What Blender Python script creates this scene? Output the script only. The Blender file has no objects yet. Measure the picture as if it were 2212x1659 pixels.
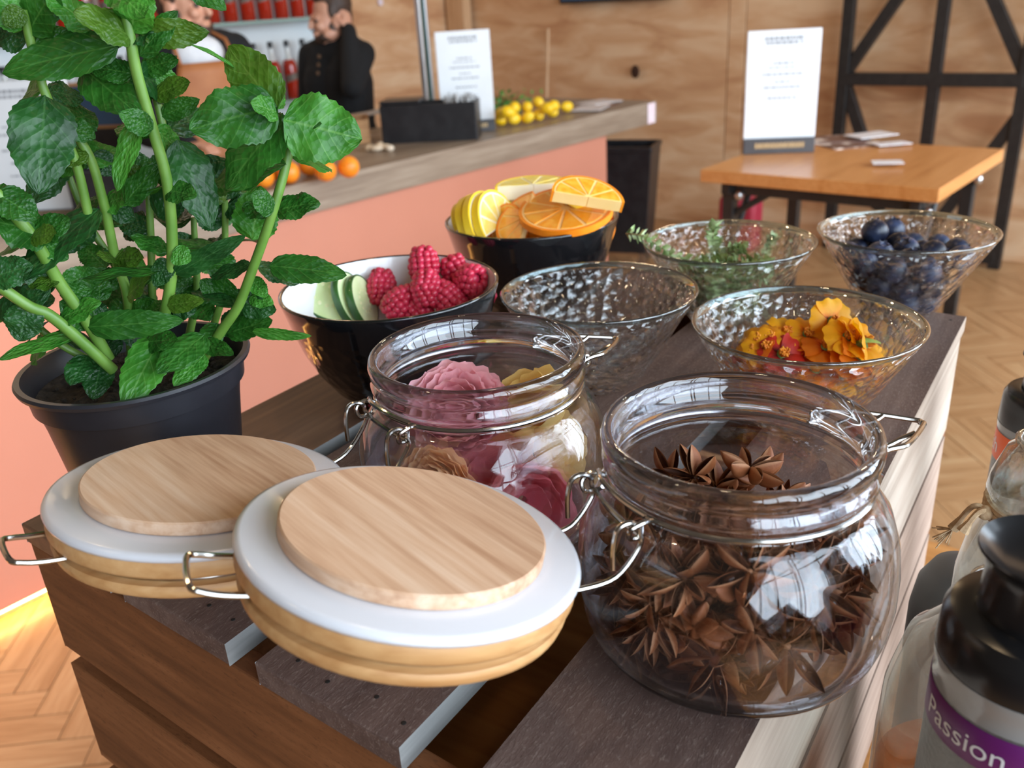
import bpy, bmesh, math, random
import numpy as np
from mathutils import Vector, Matrix, Quaternion
random.seed(7)
S = bpy.context.scene
COL = S.collection
PI = math.pi

# ------------------------------------------------------------------ camera
IW, IH, FPX = 2212, 1659, 1899.0
CAMZ = 1.6
pitch, roll = math.radians(23.84), math.radians(-3.61)
c_f = Vector((0, math.cos(pitch), -math.sin(pitch)))
_r = Vector((1, 0, 0)); _u = _r.cross(c_f)
c_r = _r*math.cos(roll) + _u*math.sin(roll)
c_u = -_r*math.sin(roll) + _u*math.cos(roll)
CAM = Vector((0, 0, CAMZ))
cd = bpy.data.cameras.new('camera'); cam = bpy.data.objects.new('camera', cd); COL.objects.link(cam)
M = Matrix((c_r, c_u, -c_f)).transposed().to_4x4(); M.translation = CAM
cam.matrix_world = M
cd.sensor_width = 36; cd.lens = FPX/IW*36; cd.clip_start = .02
cd.dof.use_dof = True; cd.dof.focus_distance = .43; cd.dof.aperture_fstop = 12.5
S.camera = cam
S.view_settings.view_transform = 'Standard'; S.view_settings.look = 'None'
S.view_settings.exposure = -0.22; S.view_settings.gamma = 1.0
S.view_settings.use_curve_mapping = False
S.cycles.transparent_max_bounces = 16; S.cycles.max_bounces = 9; S.cycles.diffuse_bounces = 3; S.cycles.glossy_bounces = 4; S.cycles.transmission_bounces = 8
S.cycles.caustics_reflective = False

# ------------------------------------------------------------------ room axes, light
AU = Vector((.663, .749, 0)); AV = Vector((.749, -.663, 0))     # along the bar / towards the windows
RZ = math.atan2(AU.y, AU.x)
def UV(u, v, z=0): return AU*u + AV*v + Vector((0, 0, z))
def ray(px, py): return c_f + c_r*((px-IW/2)/FPX) - c_u*((py-IH/2)/FPX)
def on_z(px, py, z):
    r = ray(px, py); return CAM + r*((z-CAMZ)/r.z)
def on_y(px, py, y):
    r = ray(px, py); return CAM + r*(y/r.y)
def on_plane(px, py, n, d):
    r = ray(px, py); return CAM + r*((d-CAM.dot(n))/r.dot(n))
def at_d(px, py, d):
    return CAM + ray(px, py).normalized()*d
def z_over(px, py, x, y):            # height of a pixel above the ground point x,y
    r = ray(px, py); return CAMZ + r.z*(math.hypot(x, y)/math.hypot(r.x, r.y))

w = bpy.data.worlds.new('world'); S.world = w; w.use_nodes = True
w.node_tree.nodes['Background'].inputs[0].default_value = (1.0, .82, .66, 1)
w.node_tree.nodes['Background'].inputs[1].default_value = .14
def area(name, loc, direction, sx, sy, power, col):
    l = bpy.data.lights.new(name, 'AREA'); l.shape = 'RECTANGLE'; l.size = sx; l.size_y = sy
    l.energy = power; l.color = col
    o = bpy.data.objects.new(name, l); COL.objects.link(o); o.location = loc
    o.rotation_euler = Vector(direction).to_track_quat('-Z', 'Z').to_euler()
    return o
WINV = 2.7
for uu, pw_ in ((-1.6, 150), (.3, 205), (2.2, 195), (4.1, 280)):
    area('window_daylight', UV(uu, WINV-.03, 2.25), -AV, 1.74, 3.3, pw_, (.74, .87, 1.0))

for (uu, vv) in ((.6, -.4), (.6, -1.8), (2.2, -.2), (2.2, -1.6), (3.8, -.6), (3.8, -2.0), (-.8, -.8), (1.4, -4.2), (3.2, -4.2)):
    l = bpy.data.lights.new('ceiling_lamp', 'POINT'); l.energy = 9; l.color = (1, .72, .42); l.shadow_soft_size = .045
    o = bpy.data.objects.new('ceiling_lamp', l); COL.objects.link(o); o.location = UV(uu, vv, 2.85)

l = bpy.data.lights.new('added_bar_fill', 'SPOT'); l.energy = 330; l.color = (1, .90, .86); l.spot_size = .85; l.spot_blend = 1; l.shadow_soft_size = .06  # added fill light, no known fixture; brightens the left of the bar front
o = bpy.data.objects.new('added_bar_fill', l); COL.objects.link(o); o.location = UV(.1, -1.75, 2.7)
o.rotation_euler = (UV(.35, -2.55, .62)-o.location).to_track_quat('-Z', 'Y').to_euler()

# ------------------------------------------------------------------ mesh helper
class MB:
    def __init__(s): s.v = []; s.f = []; s.m = []; s.uv = None
    def add(s, vs, fs, mi=0, T=None):
        o = len(s.v)
        s.v += [tuple(T @ Vector(p)) if T else tuple(p) for p in vs]
        s.f += [tuple(i+o for i in f) for f in fs]; s.m += [mi]*len(fs)
        return s
    def box(s, c, d, mi=0, T=None, rz=0):
        x, y, z = d[0]/2, d[1]/2, d[2]/2
        vs = [Vector((sx*x, sy*y, sz*z)) for sz in (-1, 1) for sy in (-1, 1) for sx in (-1, 1)]
        if rz: vs = [Matrix.Rotation(rz, 3, 'Z') @ p for p in vs]
        vs = [p+Vector(c) for p in vs]
        return s.add(vs, [(0,2,3,1),(4,5,7,6),(0,1,5,4),(2,6,7,3),(0,4,6,2),(1,3,7,5)], mi, T)
    def lathe(s, prof, n=48, mi=0, T=None):
        vs = []; fs = []; idx = []
        for (r, z) in prof:
            if r < 1e-6: idx.append([len(vs)]); vs.append((0, 0, z))
            else:
                idx.append(list(range(len(vs), len(vs)+n)))
                vs += [(r*math.cos(2*PI*k/n), r*math.sin(2*PI*k/n), z) for k in range(n)]
        for a, b in zip(idx, idx[1:]):
            for k in range(n):
                k2 = (k+1) % n
                if len(a) == 1 and len(b) == 1: continue
                if len(a) == 1: fs.append((a[0], b[k2], b[k]))
                elif len(b) == 1: fs.append((a[k], a[k2], b[0]))
                else: fs.append((a[k], a[k2], b[k2], b[k]))
        return s.add(vs, fs, mi, T)
    def tube(s, pts, r, n=8, mi=0, closed=False, T=None):
        pts = [Vector(p) for p in pts]; N = len(pts)
        rs = r if isinstance(r, (list, tuple)) else [r]*N
        vs = []; fs = []; prev = None
        for i, p in enumerate(pts):
            if closed: t = pts[(i+1) % N]-pts[i-1]
            else: t = pts[min(i+1, N-1)]-pts[max(i-1, 0)]
            if t.length < 1e-9: t = Vector((0, 0, 1))
            t.normalize()
            if prev is None:
                a = t.orthogonal().normalized()
            else:
                a = prev - t*prev.dot(t)
                a = a.normalized() if a.length > 1e-6 else t.orthogonal().normalized()
            prev = a; b = t.cross(a)
            vs += [p+(a*math.cos(2*PI*k/n)+b*math.sin(2*PI*k/n))*rs[i] for k in range(n)]
        for i in range(N if closed else N-1):
            j = (i+1) % N
            for k in range(n):
                k2 = (k+1) % n
                fs.append((i*n+k, i*n+k2, j*n+k2, j*n+k))
        if not closed:
            fs.append(tuple(range(n-1, -1, -1))); fs.append(tuple(range((N-1)*n, N*n)))
        return s.add(vs, fs, mi, T)
    def ball(s, c, r, seg=16, rings=10, mi=0, T=None):
        if not isinstance(r, (tuple, list)): r = (r, r, r)
        prof = [(math.sin(PI*i/rings), -math.cos(PI*i/rings)) for i in range(rings+1)]
        prof[0] = (0, -1); prof[-1] = (0, 1)
        m = MB().lathe(prof, seg)
        return s.add([(x*r[0]+c[0], y*r[1]+c[1], z*r[2]+c[2]) for x, y, z in m.v], m.f, mi, T)
    def capsule(s, a, b, ra, rb, seg=14, mi=0):
        a = Vector(a); b = Vector(b); d = b-a; L = d.length
        q = d.to_track_quat('Z', 'Y').to_matrix().to_4x4(); q.translation = a
        prof = [(0, -ra)] + [(ra*math.cos(t), -ra*math.sin(t)) for t in (1.05, .52, 0)] + \
               [(rb*math.cos(t), L+rb*math.sin(t)) for t in (0, .52, 1.05)] + [(0, L+rb)]
        return s.lathe(prof, seg, mi, q)
    def grid(s, fn, nu, nv, mi=0, T=None):
        vs = [fn(i/nu, j/nv) for i in range(nu+1) for j in range(nv+1)]
        fs = [(i*(nv+1)+j, (i+1)*(nv+1)+j, (i+1)*(nv+1)+j+1, i*(nv+1)+j+1) for i in range(nu) for j in range(nv)]
        s.add(vs, fs, mi, T)
        s.uvs = getattr(s, 'uvs', []) + [(i/nu, j/nv) for i in range(nu+1) for j in range(nv+1)]
        return s
    def prism(s, outline, z0, z1, mi=0, T=None):
        n = len(outline)
        vs = [(x, y, z0) for x, y in outline]+[(x, y, z1) for x, y in outline]
        fs = [tuple(range(n-1, -1, -1)), tuple(range(n, 2*n))]+[(k, (k+1) % n, n+(k+1) % n, n+k) for k in range(n)]
        return s.add(vs, fs, mi, T)
    def mesh(s, name, mats, smooth=True, angle=None, uv=False):
        me = bpy.data.meshes.new(name)
        me.from_pydata([tuple(p) for p in s.v], [], s.f)
        for m in (mats if isinstance(mats, (list, tuple)) else [mats]): me.materials.append(m)
        if any(s.m): me.polygons.foreach_set('material_index', s.m)
        if smooth:
            me.polygons.foreach_set('use_smooth', [True]*len(me.polygons))
            if angle: me.set_sharp_from_angle(angle=math.radians(angle))
        if uv:
            ul = me.uv_layers.new(name='UVMap')
            for l in me.loops: ul.data[l.index].uv = s.uvs[l.vertex_index]
        me.update()
        return me
    def build(s, name, mats, parent=None, smooth=True, angle=40, bevel=0, uv=False, loc=None, rot=None):
        return put(name, s.mesh(name, mats, smooth, angle, uv), parent, loc, rot, bevel)
def put(name, me, parent=None, loc=None, rot=None, bevel=0):
    o = bpy.data.objects.new(name, me); COL.objects.link(o)
    if parent: o.parent = parent
    if loc is not None: o.location = loc
    if rot is not None: o.rotation_euler = rot
    if bevel:
        b = o.modifiers.new('bevel', 'BEVEL'); b.width = bevel; b.segments = 2; b.limit_method = 'ANGLE'
    return o
def tag(o, label, cat, group=None):
    o['label'] = label; o['category'] = cat
    if group: o['group'] = group
    return o
def thing(name, label, cat, loc=(0, 0, 0), rz=0, group=None, rot=None):
    o = bpy.data.objects.new(name, None); COL.objects.link(o); o.empty_display_size = .02
    o.location = loc; o.rotation_euler = rot if rot is not None else (0, 0, rz)
    return tag(o, label, cat, group)
def struct(o): o['kind'] = 'structure'; return o
def dup(root, loc, rot, label=None, group=None):
    r = root.copy(); COL.objects.link(r); r.location = loc; r.rotation_euler = rot
    if label: r['label'] = label
    if group: r['group'] = group
    for ch in list(root.children):
        c = ch.copy(); COL.objects.link(c); c.parent = r
        for gch in ch.children:
            d = gch.copy(); COL.objects.link(d); d.parent = c
    return r
def eul2(n, d):                          # euler taking +Z to n and +Y towards d
    n = Vector(n).normalized(); d = Vector(d); d = (d-n*d.dot(n)).normalized()
    return Matrix((d.cross(n), d, n)).transposed().to_euler()
def eul(n, spin=0):                      # euler taking +Z to n
    q = Vector(n).to_track_quat('Z', 'Y') @ Quaternion((0, 0, 1), spin)
    return q.to_euler()

# ------------------------------------------------------------------ materials
def nt(name):
    m = bpy.data.materials.new(name); m.use_nodes = True
    t = m.node_tree; return m, t, t.nodes['Principled BSDF']
def lk(t, a, b): t.links.new(a, b)
def node(t, k, **kw):
    n = t.nodes.new(k)
    for a, b in kw.items():
        if a in n.inputs: n.inputs[a].default_value = b
        else: setattr(n, a, b)
    return n
def rgb(c): return (c[0], c[1], c[2], 1)
def srgb(r, g, b):
    f = lambda x: (x/255/12.92) if x/255 <= .04045 else ((x/255+.055)/1.055)**2.4
    return (f(r), f(g), f(b))
def ramp(t, fac, stops):
    n = t.nodes.new('ShaderNodeValToRGB'); e = n.color_ramp.elements
    while len(e) < len(stops): e.new(.5)
    for k, (p, c) in enumerate(stops): e[k].position = p; e[k].color = rgb(c)
    if fac: lk(t, fac, n.inputs['Fac'])
    return n
def P(name, c, rough=.5, metal=0, trans=0, coat=0, spec=None, c2=None, nscale=20, ndet=4, nlo=.35, nhi=.65,
      bump=0, bscale=60, bdist=.001, voronoi=False, stretch=(1, 1, 1), ior=None, sss=0, emis=0, rnd=0):
    m, t, b = nt(name)
    b.inputs['Base Color'].default_value = rgb(c); b.inputs['Roughness'].default_value = rough
    b.inputs['Metallic'].default_value = metal; b.inputs['Transmission Weight'].default_value = trans
    b.inputs['Coat Weight'].default_value = coat; b.inputs['Coat Roughness'].default_value = .08
    if spec is not None: b.inputs['Specular IOR Level'].default_value = spec
    if ior: b.inputs['IOR'].default_value = ior
    if sss:
        b.inputs['Subsurface Weight'].default_value = sss; b.inputs['Subsurface Radius'].default_value = (.004, .002, .001)
        b.inputs['Subsurface Scale'].default_value = 1
    if emis: b.inputs['Emission Color'].default_value = rgb(c); b.inputs['Emission Strength'].default_value = emis
    tc = node(t, 'ShaderNodeTexCoord'); mp = node(t, 'ShaderNodeMapping'); mp.inputs['Scale'].default_value = stretch
    lk(t, tc.outputs['Object'], mp.inputs['Vector'])
    vec = mp.outputs['Vector']
    if rnd:
        oi = node(t, 'ShaderNodeObjectInfo'); ad = node(t, 'ShaderNodeVectorMath', operation='ADD')
        mu = node(t, 'ShaderNodeMath', operation='MULTIPLY'); mu.inputs[1].default_value = 37.0
        lk(t, oi.outputs['Random'], mu.inputs[0]); lk(t, mu.outputs[0], ad.inputs[1]); lk(t, vec, ad.inputs[0]); vec = ad.outputs[0]
    if c2:
        n = node(t, 'ShaderNodeTexNoise', Scale=nscale, Detail=ndet); lk(t, vec, n.inputs['Vector'])
        r = ramp(t, n.outputs['Fac'], [(nlo, c), (nhi, c2)]); lk(t, r.outputs['Color'], b.inputs['Base Color'])
    if bump:
        if voronoi:
            n = node(t, 'ShaderNodeTexVoronoi', Scale=bscale); n.feature = 'F1'; o = n.outputs['Distance']
        else:
            n = node(t, 'ShaderNodeTexNoise', Scale=bscale, Detail=5); o = n.outputs['Fac']
        lk(t, vec, n.inputs['Vector'])
        bp = node(t, 'ShaderNodeBump', Strength=bump, Distance=bdist); lk(t, o, bp.inputs['Height']); lk(t, bp.outputs['Normal'], b.inputs['Normal'])
    return m
def wood(name, cols, axis='X', scale=1.0, rough=.55, coat=0, bump=.15, bdist=.0006, knots=0, spec=.4, fine=1.0, speck=None):
    """grain runs along the given object axis; every object gets its own stretch of the pattern"""
    m, t, b = nt(name)
    b.inputs['Roughness'].default_value = rough; b.inputs['Coat Weight'].default_value = coat
    b.inputs['Specular IOR Level'].default_value = spec; b.inputs['Coat Roughness'].default_value = .15
    tc = node(t, 'ShaderNodeTexCoord'); oi = node(t, 'ShaderNodeObjectInfo')
    mu = node(t, 'ShaderNodeMath', operation='MULTIPLY'); mu.inputs[1].default_value = 23.0
    lk(t, oi.outputs['Random'], mu.inputs[0])
    ad = node(t, 'ShaderNodeVectorMath', operation='ADD'); lk(t, tc.outputs['Object'], ad.inputs[0]); lk(t, mu.outputs[0], ad.inputs[1])
    mp = node(t, 'ShaderNodeMapping')
    k = {'X': (.06, 1, 1), 'Y': (1, .06, 1), 'Z': (1, 1, .06)}[axis]
    mp.inputs['Scale'].default_value = tuple(a*scale for a in k); lk(t, ad.outputs[0], mp.inputs['Vector'])
    warp = node(t, 'ShaderNodeTexNoise', Scale=6.0, Detail=2); lk(t, mp.outputs[0], warp.inputs['Vector'])
    n1 = node(t, 'ShaderNodeTexNoise', Scale=28.0, Detail=6, Roughness=.62, Distortion=.6); lk(t, mp.outputs[0], n1.inputs['Vector'])
    n2 = node(t, 'ShaderNodeTexNoise', Scale=160.0*fine, Detail=4); lk(t, mp.outputs[0], n2.inputs['Vector'])
    mx = node(t, 'ShaderNodeMath', operation='MULTIPLY_ADD'); mx.inputs[1].default_value = .30
    lk(t, n2.outputs['Fac'], mx.inputs[0])
    m2 = node(t, 'ShaderNodeMath', operation='MULTIPLY_ADD'); m2.inputs[1].default_value = .45; m2.inputs[2].default_value = -.02
    lk(t, n1.outputs['Fac'], m2.inputs[0])
    m3 = node(t, 'ShaderNodeMath', operation='MULTIPLY_ADD'); m3.inputs[1].default_value = .27
    lk(t, warp.outputs['Fac'], m3.inputs[0]); lk(t, m2.outputs[0], m3.inputs[2]); lk(t, m3.outputs[0], mx.inputs[2])
    r = ramp(t, mx.outputs[0], [(.36, cols[0]), (.5, cols[1]), (.64, cols[2])])
    out = r.outputs['Color']
    if speck:
        ns = node(t, 'ShaderNodeTexNoise', Scale=speck[1], Detail=5, Roughness=.8); mps = node(t, 'ShaderNodeMapping'); mps.inputs['Scale'].default_value = {'X': (.3, 1, 1), 'Y': (1, .3, 1), 'Z': (1, 1, .3)}[axis]; lk(t, tc.outputs['Object'], mps.inputs[0]); lk(t, mps.outputs[0], ns.inputs['Vector'])
        rs = ramp(t, ns.outputs['Fac'], [(.54, (0, 0, 0)), (.74, (1, 1, 1))])
        mxs = node(t, 'ShaderNodeMix', data_type='RGBA'); lk(t, rs.outputs['Color'], mxs.inputs[0])
        lk(t, out, mxs.inputs[6]); mxs.inputs[7].default_value = rgb(speck[0]); out = mxs.outputs[2]
    lk(t, out, b.inputs['Base Color'])
    bp = node(t, 'ShaderNodeBump', Strength=bump, Distance=bdist)
    lk(t, (ns if speck else n2).outputs['Fac'], bp.inputs['Height']); lk(t, bp.outputs['Normal'], b.inputs['Normal'])
    return m
def plywood(name):
    """rotary-cut veneer: long wavy cathedral figure"""
    m, t, b = nt(name); b.inputs['Roughness'].default_value = .45
    tc = node(t, 'ShaderNodeTexCoord'); oi = node(t, 'ShaderNodeObjectInfo')
    mu = node(t, 'ShaderNodeMath', operation='MULTIPLY'); mu.inputs[1].default_value = 11.0; lk(t, oi.outputs['Random'], mu.inputs[0])
    ad = node(t, 'ShaderNodeVectorMath', operation='ADD'); lk(t, tc.outputs['Object'], ad.inputs[0]); lk(t, mu.outputs[0], ad.inputs[1])
    mp = node(t, 'ShaderNodeMapping'); mp.inputs['Scale'].default_value = (.4, .4, 1.5); lk(t, ad.outputs[0], mp.inputs['Vector'])
    n1 = node(t, 'ShaderNodeTexNoise', Scale=1.1, Detail=2, Roughness=.5, Distortion=.3); lk(t, mp.outputs[0], n1.inputs['Vector'])
    k = node(t, 'ShaderNodeMath', operation='MULTIPLY'); k.inputs[1].default_value = 16; lk(t, n1.outputs['Fac'], k.inputs[0])
    sn = node(t, 'ShaderNodeMath', operation='SINE'); lk(t, k.outputs[0], sn.inputs[0])
    n2 = node(t, 'ShaderNodeTexNoise', Scale=6, Detail=5, Roughness=.55, Distortion=.8); mp2 = node(t, 'ShaderNodeMapping'); mp2.inputs['Scale'].default_value = (.35, .35, 1.3)
    lk(t, ad.outputs[0], mp2.inputs['Vector']); lk(t, mp2.outputs[0], n2.inputs['Vector'])
    a = node(t, 'ShaderNodeMath', operation='MULTIPLY_ADD'); a.inputs[1].default_value = .09; lk(t, sn.outputs[0], a.inputs[0]); lk(t, n2.outputs['Fac'], a.inputs[2])
    r = ramp(t, a.outputs[0], [(.30, srgb(190, 138, 98)), (.5, srgb(214, 168, 126)), (.70, srgb(230, 194, 156))])
    lk(t, r.outputs['Color'], b.inputs['Base Color'])
    return m
def thin_glass(name, tint=(.96, .98, .98), bump=0, bscale=40, bdist=.002, refr=0.0, stretch=(1, 1, 1), f0=.05):
    """glass wall: see-through with mirror reflection rising towards grazing, plus a share of true refraction"""
    m, t, b = nt(name); out = t.nodes['Material Output']
    t.nodes.remove(b)
    lw = node(t, 'ShaderNodeLayerWeight', Blend=.5)
    pw = node(t, 'ShaderNodeMath', operation='POWER'); pw.inputs[1].default_value = 5.0; lk(t, lw.outputs['Facing'], pw.inputs[0])
    ma = node(t, 'ShaderNodeMath', operation='MULTIPLY_ADD'); ma.inputs[1].default_value = .75; ma.inputs[2].default_value = f0
    lk(t, pw.outputs[0], ma.inputs[0])
    tr = node(t, 'ShaderNodeBsdfTransparent', Color=rgb(tint))
    gl = node(t, 'ShaderNodeBsdfGlossy', Roughness=.02, Color=(1, 1, 1, 1))
    inner = tr.outputs[0]
    nrm = None
    if bump:
        tc = node(t, 'ShaderNodeTexCoord'); mp = node(t, 'ShaderNodeMapping'); mp.inputs['Scale'].default_value = stretch
        lk(t, tc.outputs['Object'], mp.inputs[0])
        v = node(t, 'ShaderNodeTexVoronoi', Scale=bscale); v.feature = 'F1'; lk(t, mp.outputs[0], v.inputs['Vector'])
        bp = node(t, 'ShaderNodeBump', Strength=bump, Distance=bdist); lk(t, v.outputs['Distance'], bp.inputs['Height']); nrm = bp.outputs['Normal']
        lk(t, nrm, gl.inputs['Normal']); lk(t, nrm, lw.inputs['Normal'])
    if refr:
        rf = node(t, 'ShaderNodeBsdfGlass', IOR=1.42, Roughness=0.0, Color=rgb(tint))
        if nrm: lk(t, nrm, rf.inputs['Normal'])
        mr = node(t, 'ShaderNodeMixShader', Fac=refr); lk(t, tr.outputs[0], mr.inputs[1]); lk(t, rf.outputs[0], mr.inputs[2]); inner = mr.outputs[0]
    mx = node(t, 'ShaderNodeMixShader'); lk(t, ma.outputs[0], mx.inputs[0]); lk(t, inner, mx.inputs[1]); lk(t, gl.outputs[0], mx.inputs[2])
    lk(t, mx.outputs[0], out.inputs['Surface'])
    return m

# ================================================================== THE SETTING
m_ply = plywood('plywood_veneer')
m_floor = wood('oak_parquet', [srgb(152, 110, 70), srgb(178, 136, 94), srgb(196, 160, 118)], 'X', 1.0, rough=.35, coat=.15, bump=.05, spec=.5)
m_joint = P('parquet_joint', srgb(110, 72, 40), .7, c2=srgb(90, 58, 32), nscale=8)
m_black = P('black_paint', (.012, .011, .011), .45, c2=(.02, .018, .017), nscale=30)
m_blackgloss = P('black_plastic', (.008, .008, .009), .22, c2=(.012, .012, .013), nscale=15)
m_white = P('white_board', (.82, .84, .86), .5, c2=(.78, .80, .82), nscale=6)
m_print = P('grey_print', (.30, .31, .33), .7, c2=(.42, .43, .45), nscale=200)
m_steel = P('brushed_steel', (.55, .55, .56), .28, metal=1, bump=.05, bscale=200)
m_trim = wood('pale_pine', [srgb(190, 148, 108), srgb(208, 168, 128), srgb(220, 184, 146)], 'Z', .8, rough=.5)

# floor: herringbone parquet, every block its own piece near the camera's view
fl = MB().box((0, 0, -.03), (13, 13, .04)).build('floor', m_joint, loc=UV(1.5, -.6), rot=(0, 0, RZ)); struct(fl)
BL, BW = .46, .092
blk = MB().box((0, 0, 0), (BL-.003, BW-.003, .01)).mesh('parquet_block', m_floor, smooth=False)
bm_f = []
q = math.radians(45)
for i in range(-90, 90):
    for j in range(-22, 22):
        # herringbone lattice: pairs of blocks at right angles
        bx = i*BW + j*BL; by = i*BW - j*BL
        for kind in (0, 1):
            if kind == 0: c = (bx+BL/2, by+BW/2, 0)
            else: c = (bx+BW/2-BW*0, by+BW+BL/2, PI/2)
            p = Matrix.Rotation(q, 3, 'Z') @ Vector((c[0], c[1], 0))
            u_, v_ = p.x+1.5, p.y-.4
            if -1.3 < u_ < 5.62 and -5.3 < v_ < 2.6: bm_f.append((u_, v_, c[2]+q))
def to_px(p):
    d = p-CAM; z = d.dot(c_f)
    if z < .05: return None
    return IW/2+FPX*d.dot(c_r)/z, IH/2-FPX*d.dot(c_u)/z, z
near = []; far = []
for (u_, v_, a) in bm_f:
    s_ = to_px(UV(u_, v_))
    vis = s_ and -250 < s_[0] < 2460 and -60 < s_[1] < 1850
    sure = s_ and ((s_[0] > 1380 and s_[1] < 1250 and (s_[1] < 620 or s_[0] > 1950)) or (s_[0] < 420 and s_[1] > 1150))
    (near if vis and sure else far).append((s_[2] if s_ else 99, u_, v_, a))
near.sort(); far += near[290:]; near = near[:290]
for d_, u_, v_, a in near:
    put('parquet_block', blk, fl, Vector((u_-1.5, -(v_+.6), -.006)), (0, 0, -a))
fb = MB()
for d_, u_, v_, a in far: fb.box((u_-1.5, -(v_+.6), -.006), (BL-.003, BW-.003, .01), rz=-a)
o = fb.build('parquet_field', m_floor, fl, smooth=False); o['kind'] = 'stuff'

# walls clad in plywood sheets
WB, WL = 5.65, -5.38
wb = MB().box((.05, 0, 2.1), (.08, 8.2, 4.2)).build('wall_back', m_trim, loc=UV(WB+.03, -1.3), rot=(0, 0, RZ)); struct(wb)
for (v0, v1) in ((WL+.02, -2.92), (-2.80, -.36), (-.35, 2.08), (2.09, 2.72)):
    for (z0, z1) in ((.0, 1.9), (1.905, 4.2)):
        MB().box((-.012, -((v0+v1)/2+1.3), (z0+z1)/2), (.018, v1-v0-.006, z1-z0)).build('plywood_panel', m_ply, wb, smooth=False, bevel=.0015)
MB().box((-.01, -((-2.92-2.80)/2+1.3), 2.1), (.03, .112, 4.2)).build('cover_strip', m_ply, wb, smooth=False, bevel=.002)
kp = on_plane(1372, 155, AU, WB-.03); kn = Vector((kp.dot(AU)-WB-.03, -(kp.dot(AV)+1.3), kp.z))
m_knot = P('wood_knot', srgb(40, 22, 14), .6, c2=srgb(70, 38, 22), nscale=60)
MB().ball((kn.x, kn.y, kn.z), (.006, .035, .045), 14, 8).build('knot', m_knot, wb)
wl = MB().box((0, .05, 2.1), (8.6, .08, 4.2)).build('wall_left', m_trim, loc=UV(1.4, WL-.01), rot=(0, 0, RZ)); struct(wl)
for (u0, u1) in ((-2.8, -.4), (-.39, 2.05), (2.06, 4.5), (4.51, 5.62)):
    MB().box(((u0+u1)/2-1.4, .0, 2.1), (u1-u0-.006, .018, 4.2)).build('plywood_panel', m_ply, wl, smooth=False, bevel=.0015)
tp = MB().box((0, 0, 2.1), (.09, .19, 4.2)).build('trim_1', m_trim, loc=UV(WB-.07, WL+.12), rot=(0, 0, RZ), smooth=False, bevel=.003); struct(tp)
# window wall behind the camera's right shoulder: piers, sill and head with the daylight in the openings
m_plaster = P('white_plaster', (.70, .68, .65), .8, c2=(.66, .64, .61), nscale=5)
wr = MB()
wr.box((0, -.08, .27), (9.4, .16, .54)); wr.box((0, -.08, 4.06), (9.4, .16, .28))
for uu in (-3.05, -.65, 1.25, 3.15, 5.25): wr.box((uu-1.25, -.08, 2.25), (.14, .16, 3.4))
o = wr.build('wall_right', m_plaster, loc=UV(1.25, WINV), rot=(0, 0, RZ), smooth=False); struct(o)
m_frame = P('window_frame_paint', (.03, .03, .032), .4, c2=(.04, .04, .042), nscale=10)
for k, uu in enumerate((-1.6, .3, 2.2, 4.1)):
    f = MB()
    for s_ in (-1, 1): f.box((s_*.87, 0, 2.25), (.05, .05, 3.4))
    f.box((0, 0, 2.25), (.04, .05, 3.3)); f.box((0, 0, 2.7), (1.74, .05, .04))
    f.box((0, 0, .585), (1.74, .05, .05)); f.box((0, 0, 3.915), (1.74, .05, .05))
    struct(f.build('window_%d' % (k+1), m_frame, loc=UV(uu, WINV-.08), rot=(0, 0, RZ), smooth=False))

# ================================================================== BAR
ZC = 1.053
BARV = -2.55
m_salmon = P('salmon_laminate', srgb(205, 138, 115), .28, c2=srgb(200, 133, 110), nscale=2, spec=.5)
m_counter = wood('grey_oak_laminate', [srgb(118, 100, 84), srgb(148, 130, 112), srgb(172, 156, 138)], 'X', .55, rough=.42, bump=.05)
bar = thing('bar_counter', 'long salmon pink bar front panel under the grey oak worktop', 'bar', UV(1.2, BARV), RZ)
MB().box((0, .02, .49), (5.0, .04, .90)).build('front_panel', m_salmon, bar, smooth=False, bevel=.002)
MB().box((2.48, .36, .52), (.04, .62, .84)).build('end_panel', m_salmon, bar, smooth=False, bevel=.002)
MB().box((0, .06, .05), (4.96, .04, .1)).build('plinth', m_salmon, bar, smooth=False)
m_led = P('warm_led', (1.0, .66, .18), .5, emis=34)
MB().box((-1.2, .012, .036), (2.4, .014, .006)).build('led_strip', m_led, bar, smooth=False)
ctop = tag(MB().box((0, .38, 0), (5.36, .82, .109)).build('bar_worktop', m_counter, loc=UV(1.44, BARV, ZC-.0545), rot=(0, 0, RZ), smooth=False, bevel=.002),
           'thick grey oak worktop lying on the salmon bar front', 'worktop')
m_stick = P('sticker_print', (.85, .82, .84), .5, c2=(.75, .35, .48), nscale=420, ndet=2, nlo=.5, nhi=.62)
sp_ = UV(4.065, BARV+.0325, ZC-.055)
tag(MB().box((0, 0, 0), (.07, .002, .10)).build('code_sticker', m_stick, loc=sp_, rot=(0, 0, RZ), smooth=False),
    'small white and pink printed sticker at the end of the worktop edge', 'sticker')

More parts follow.
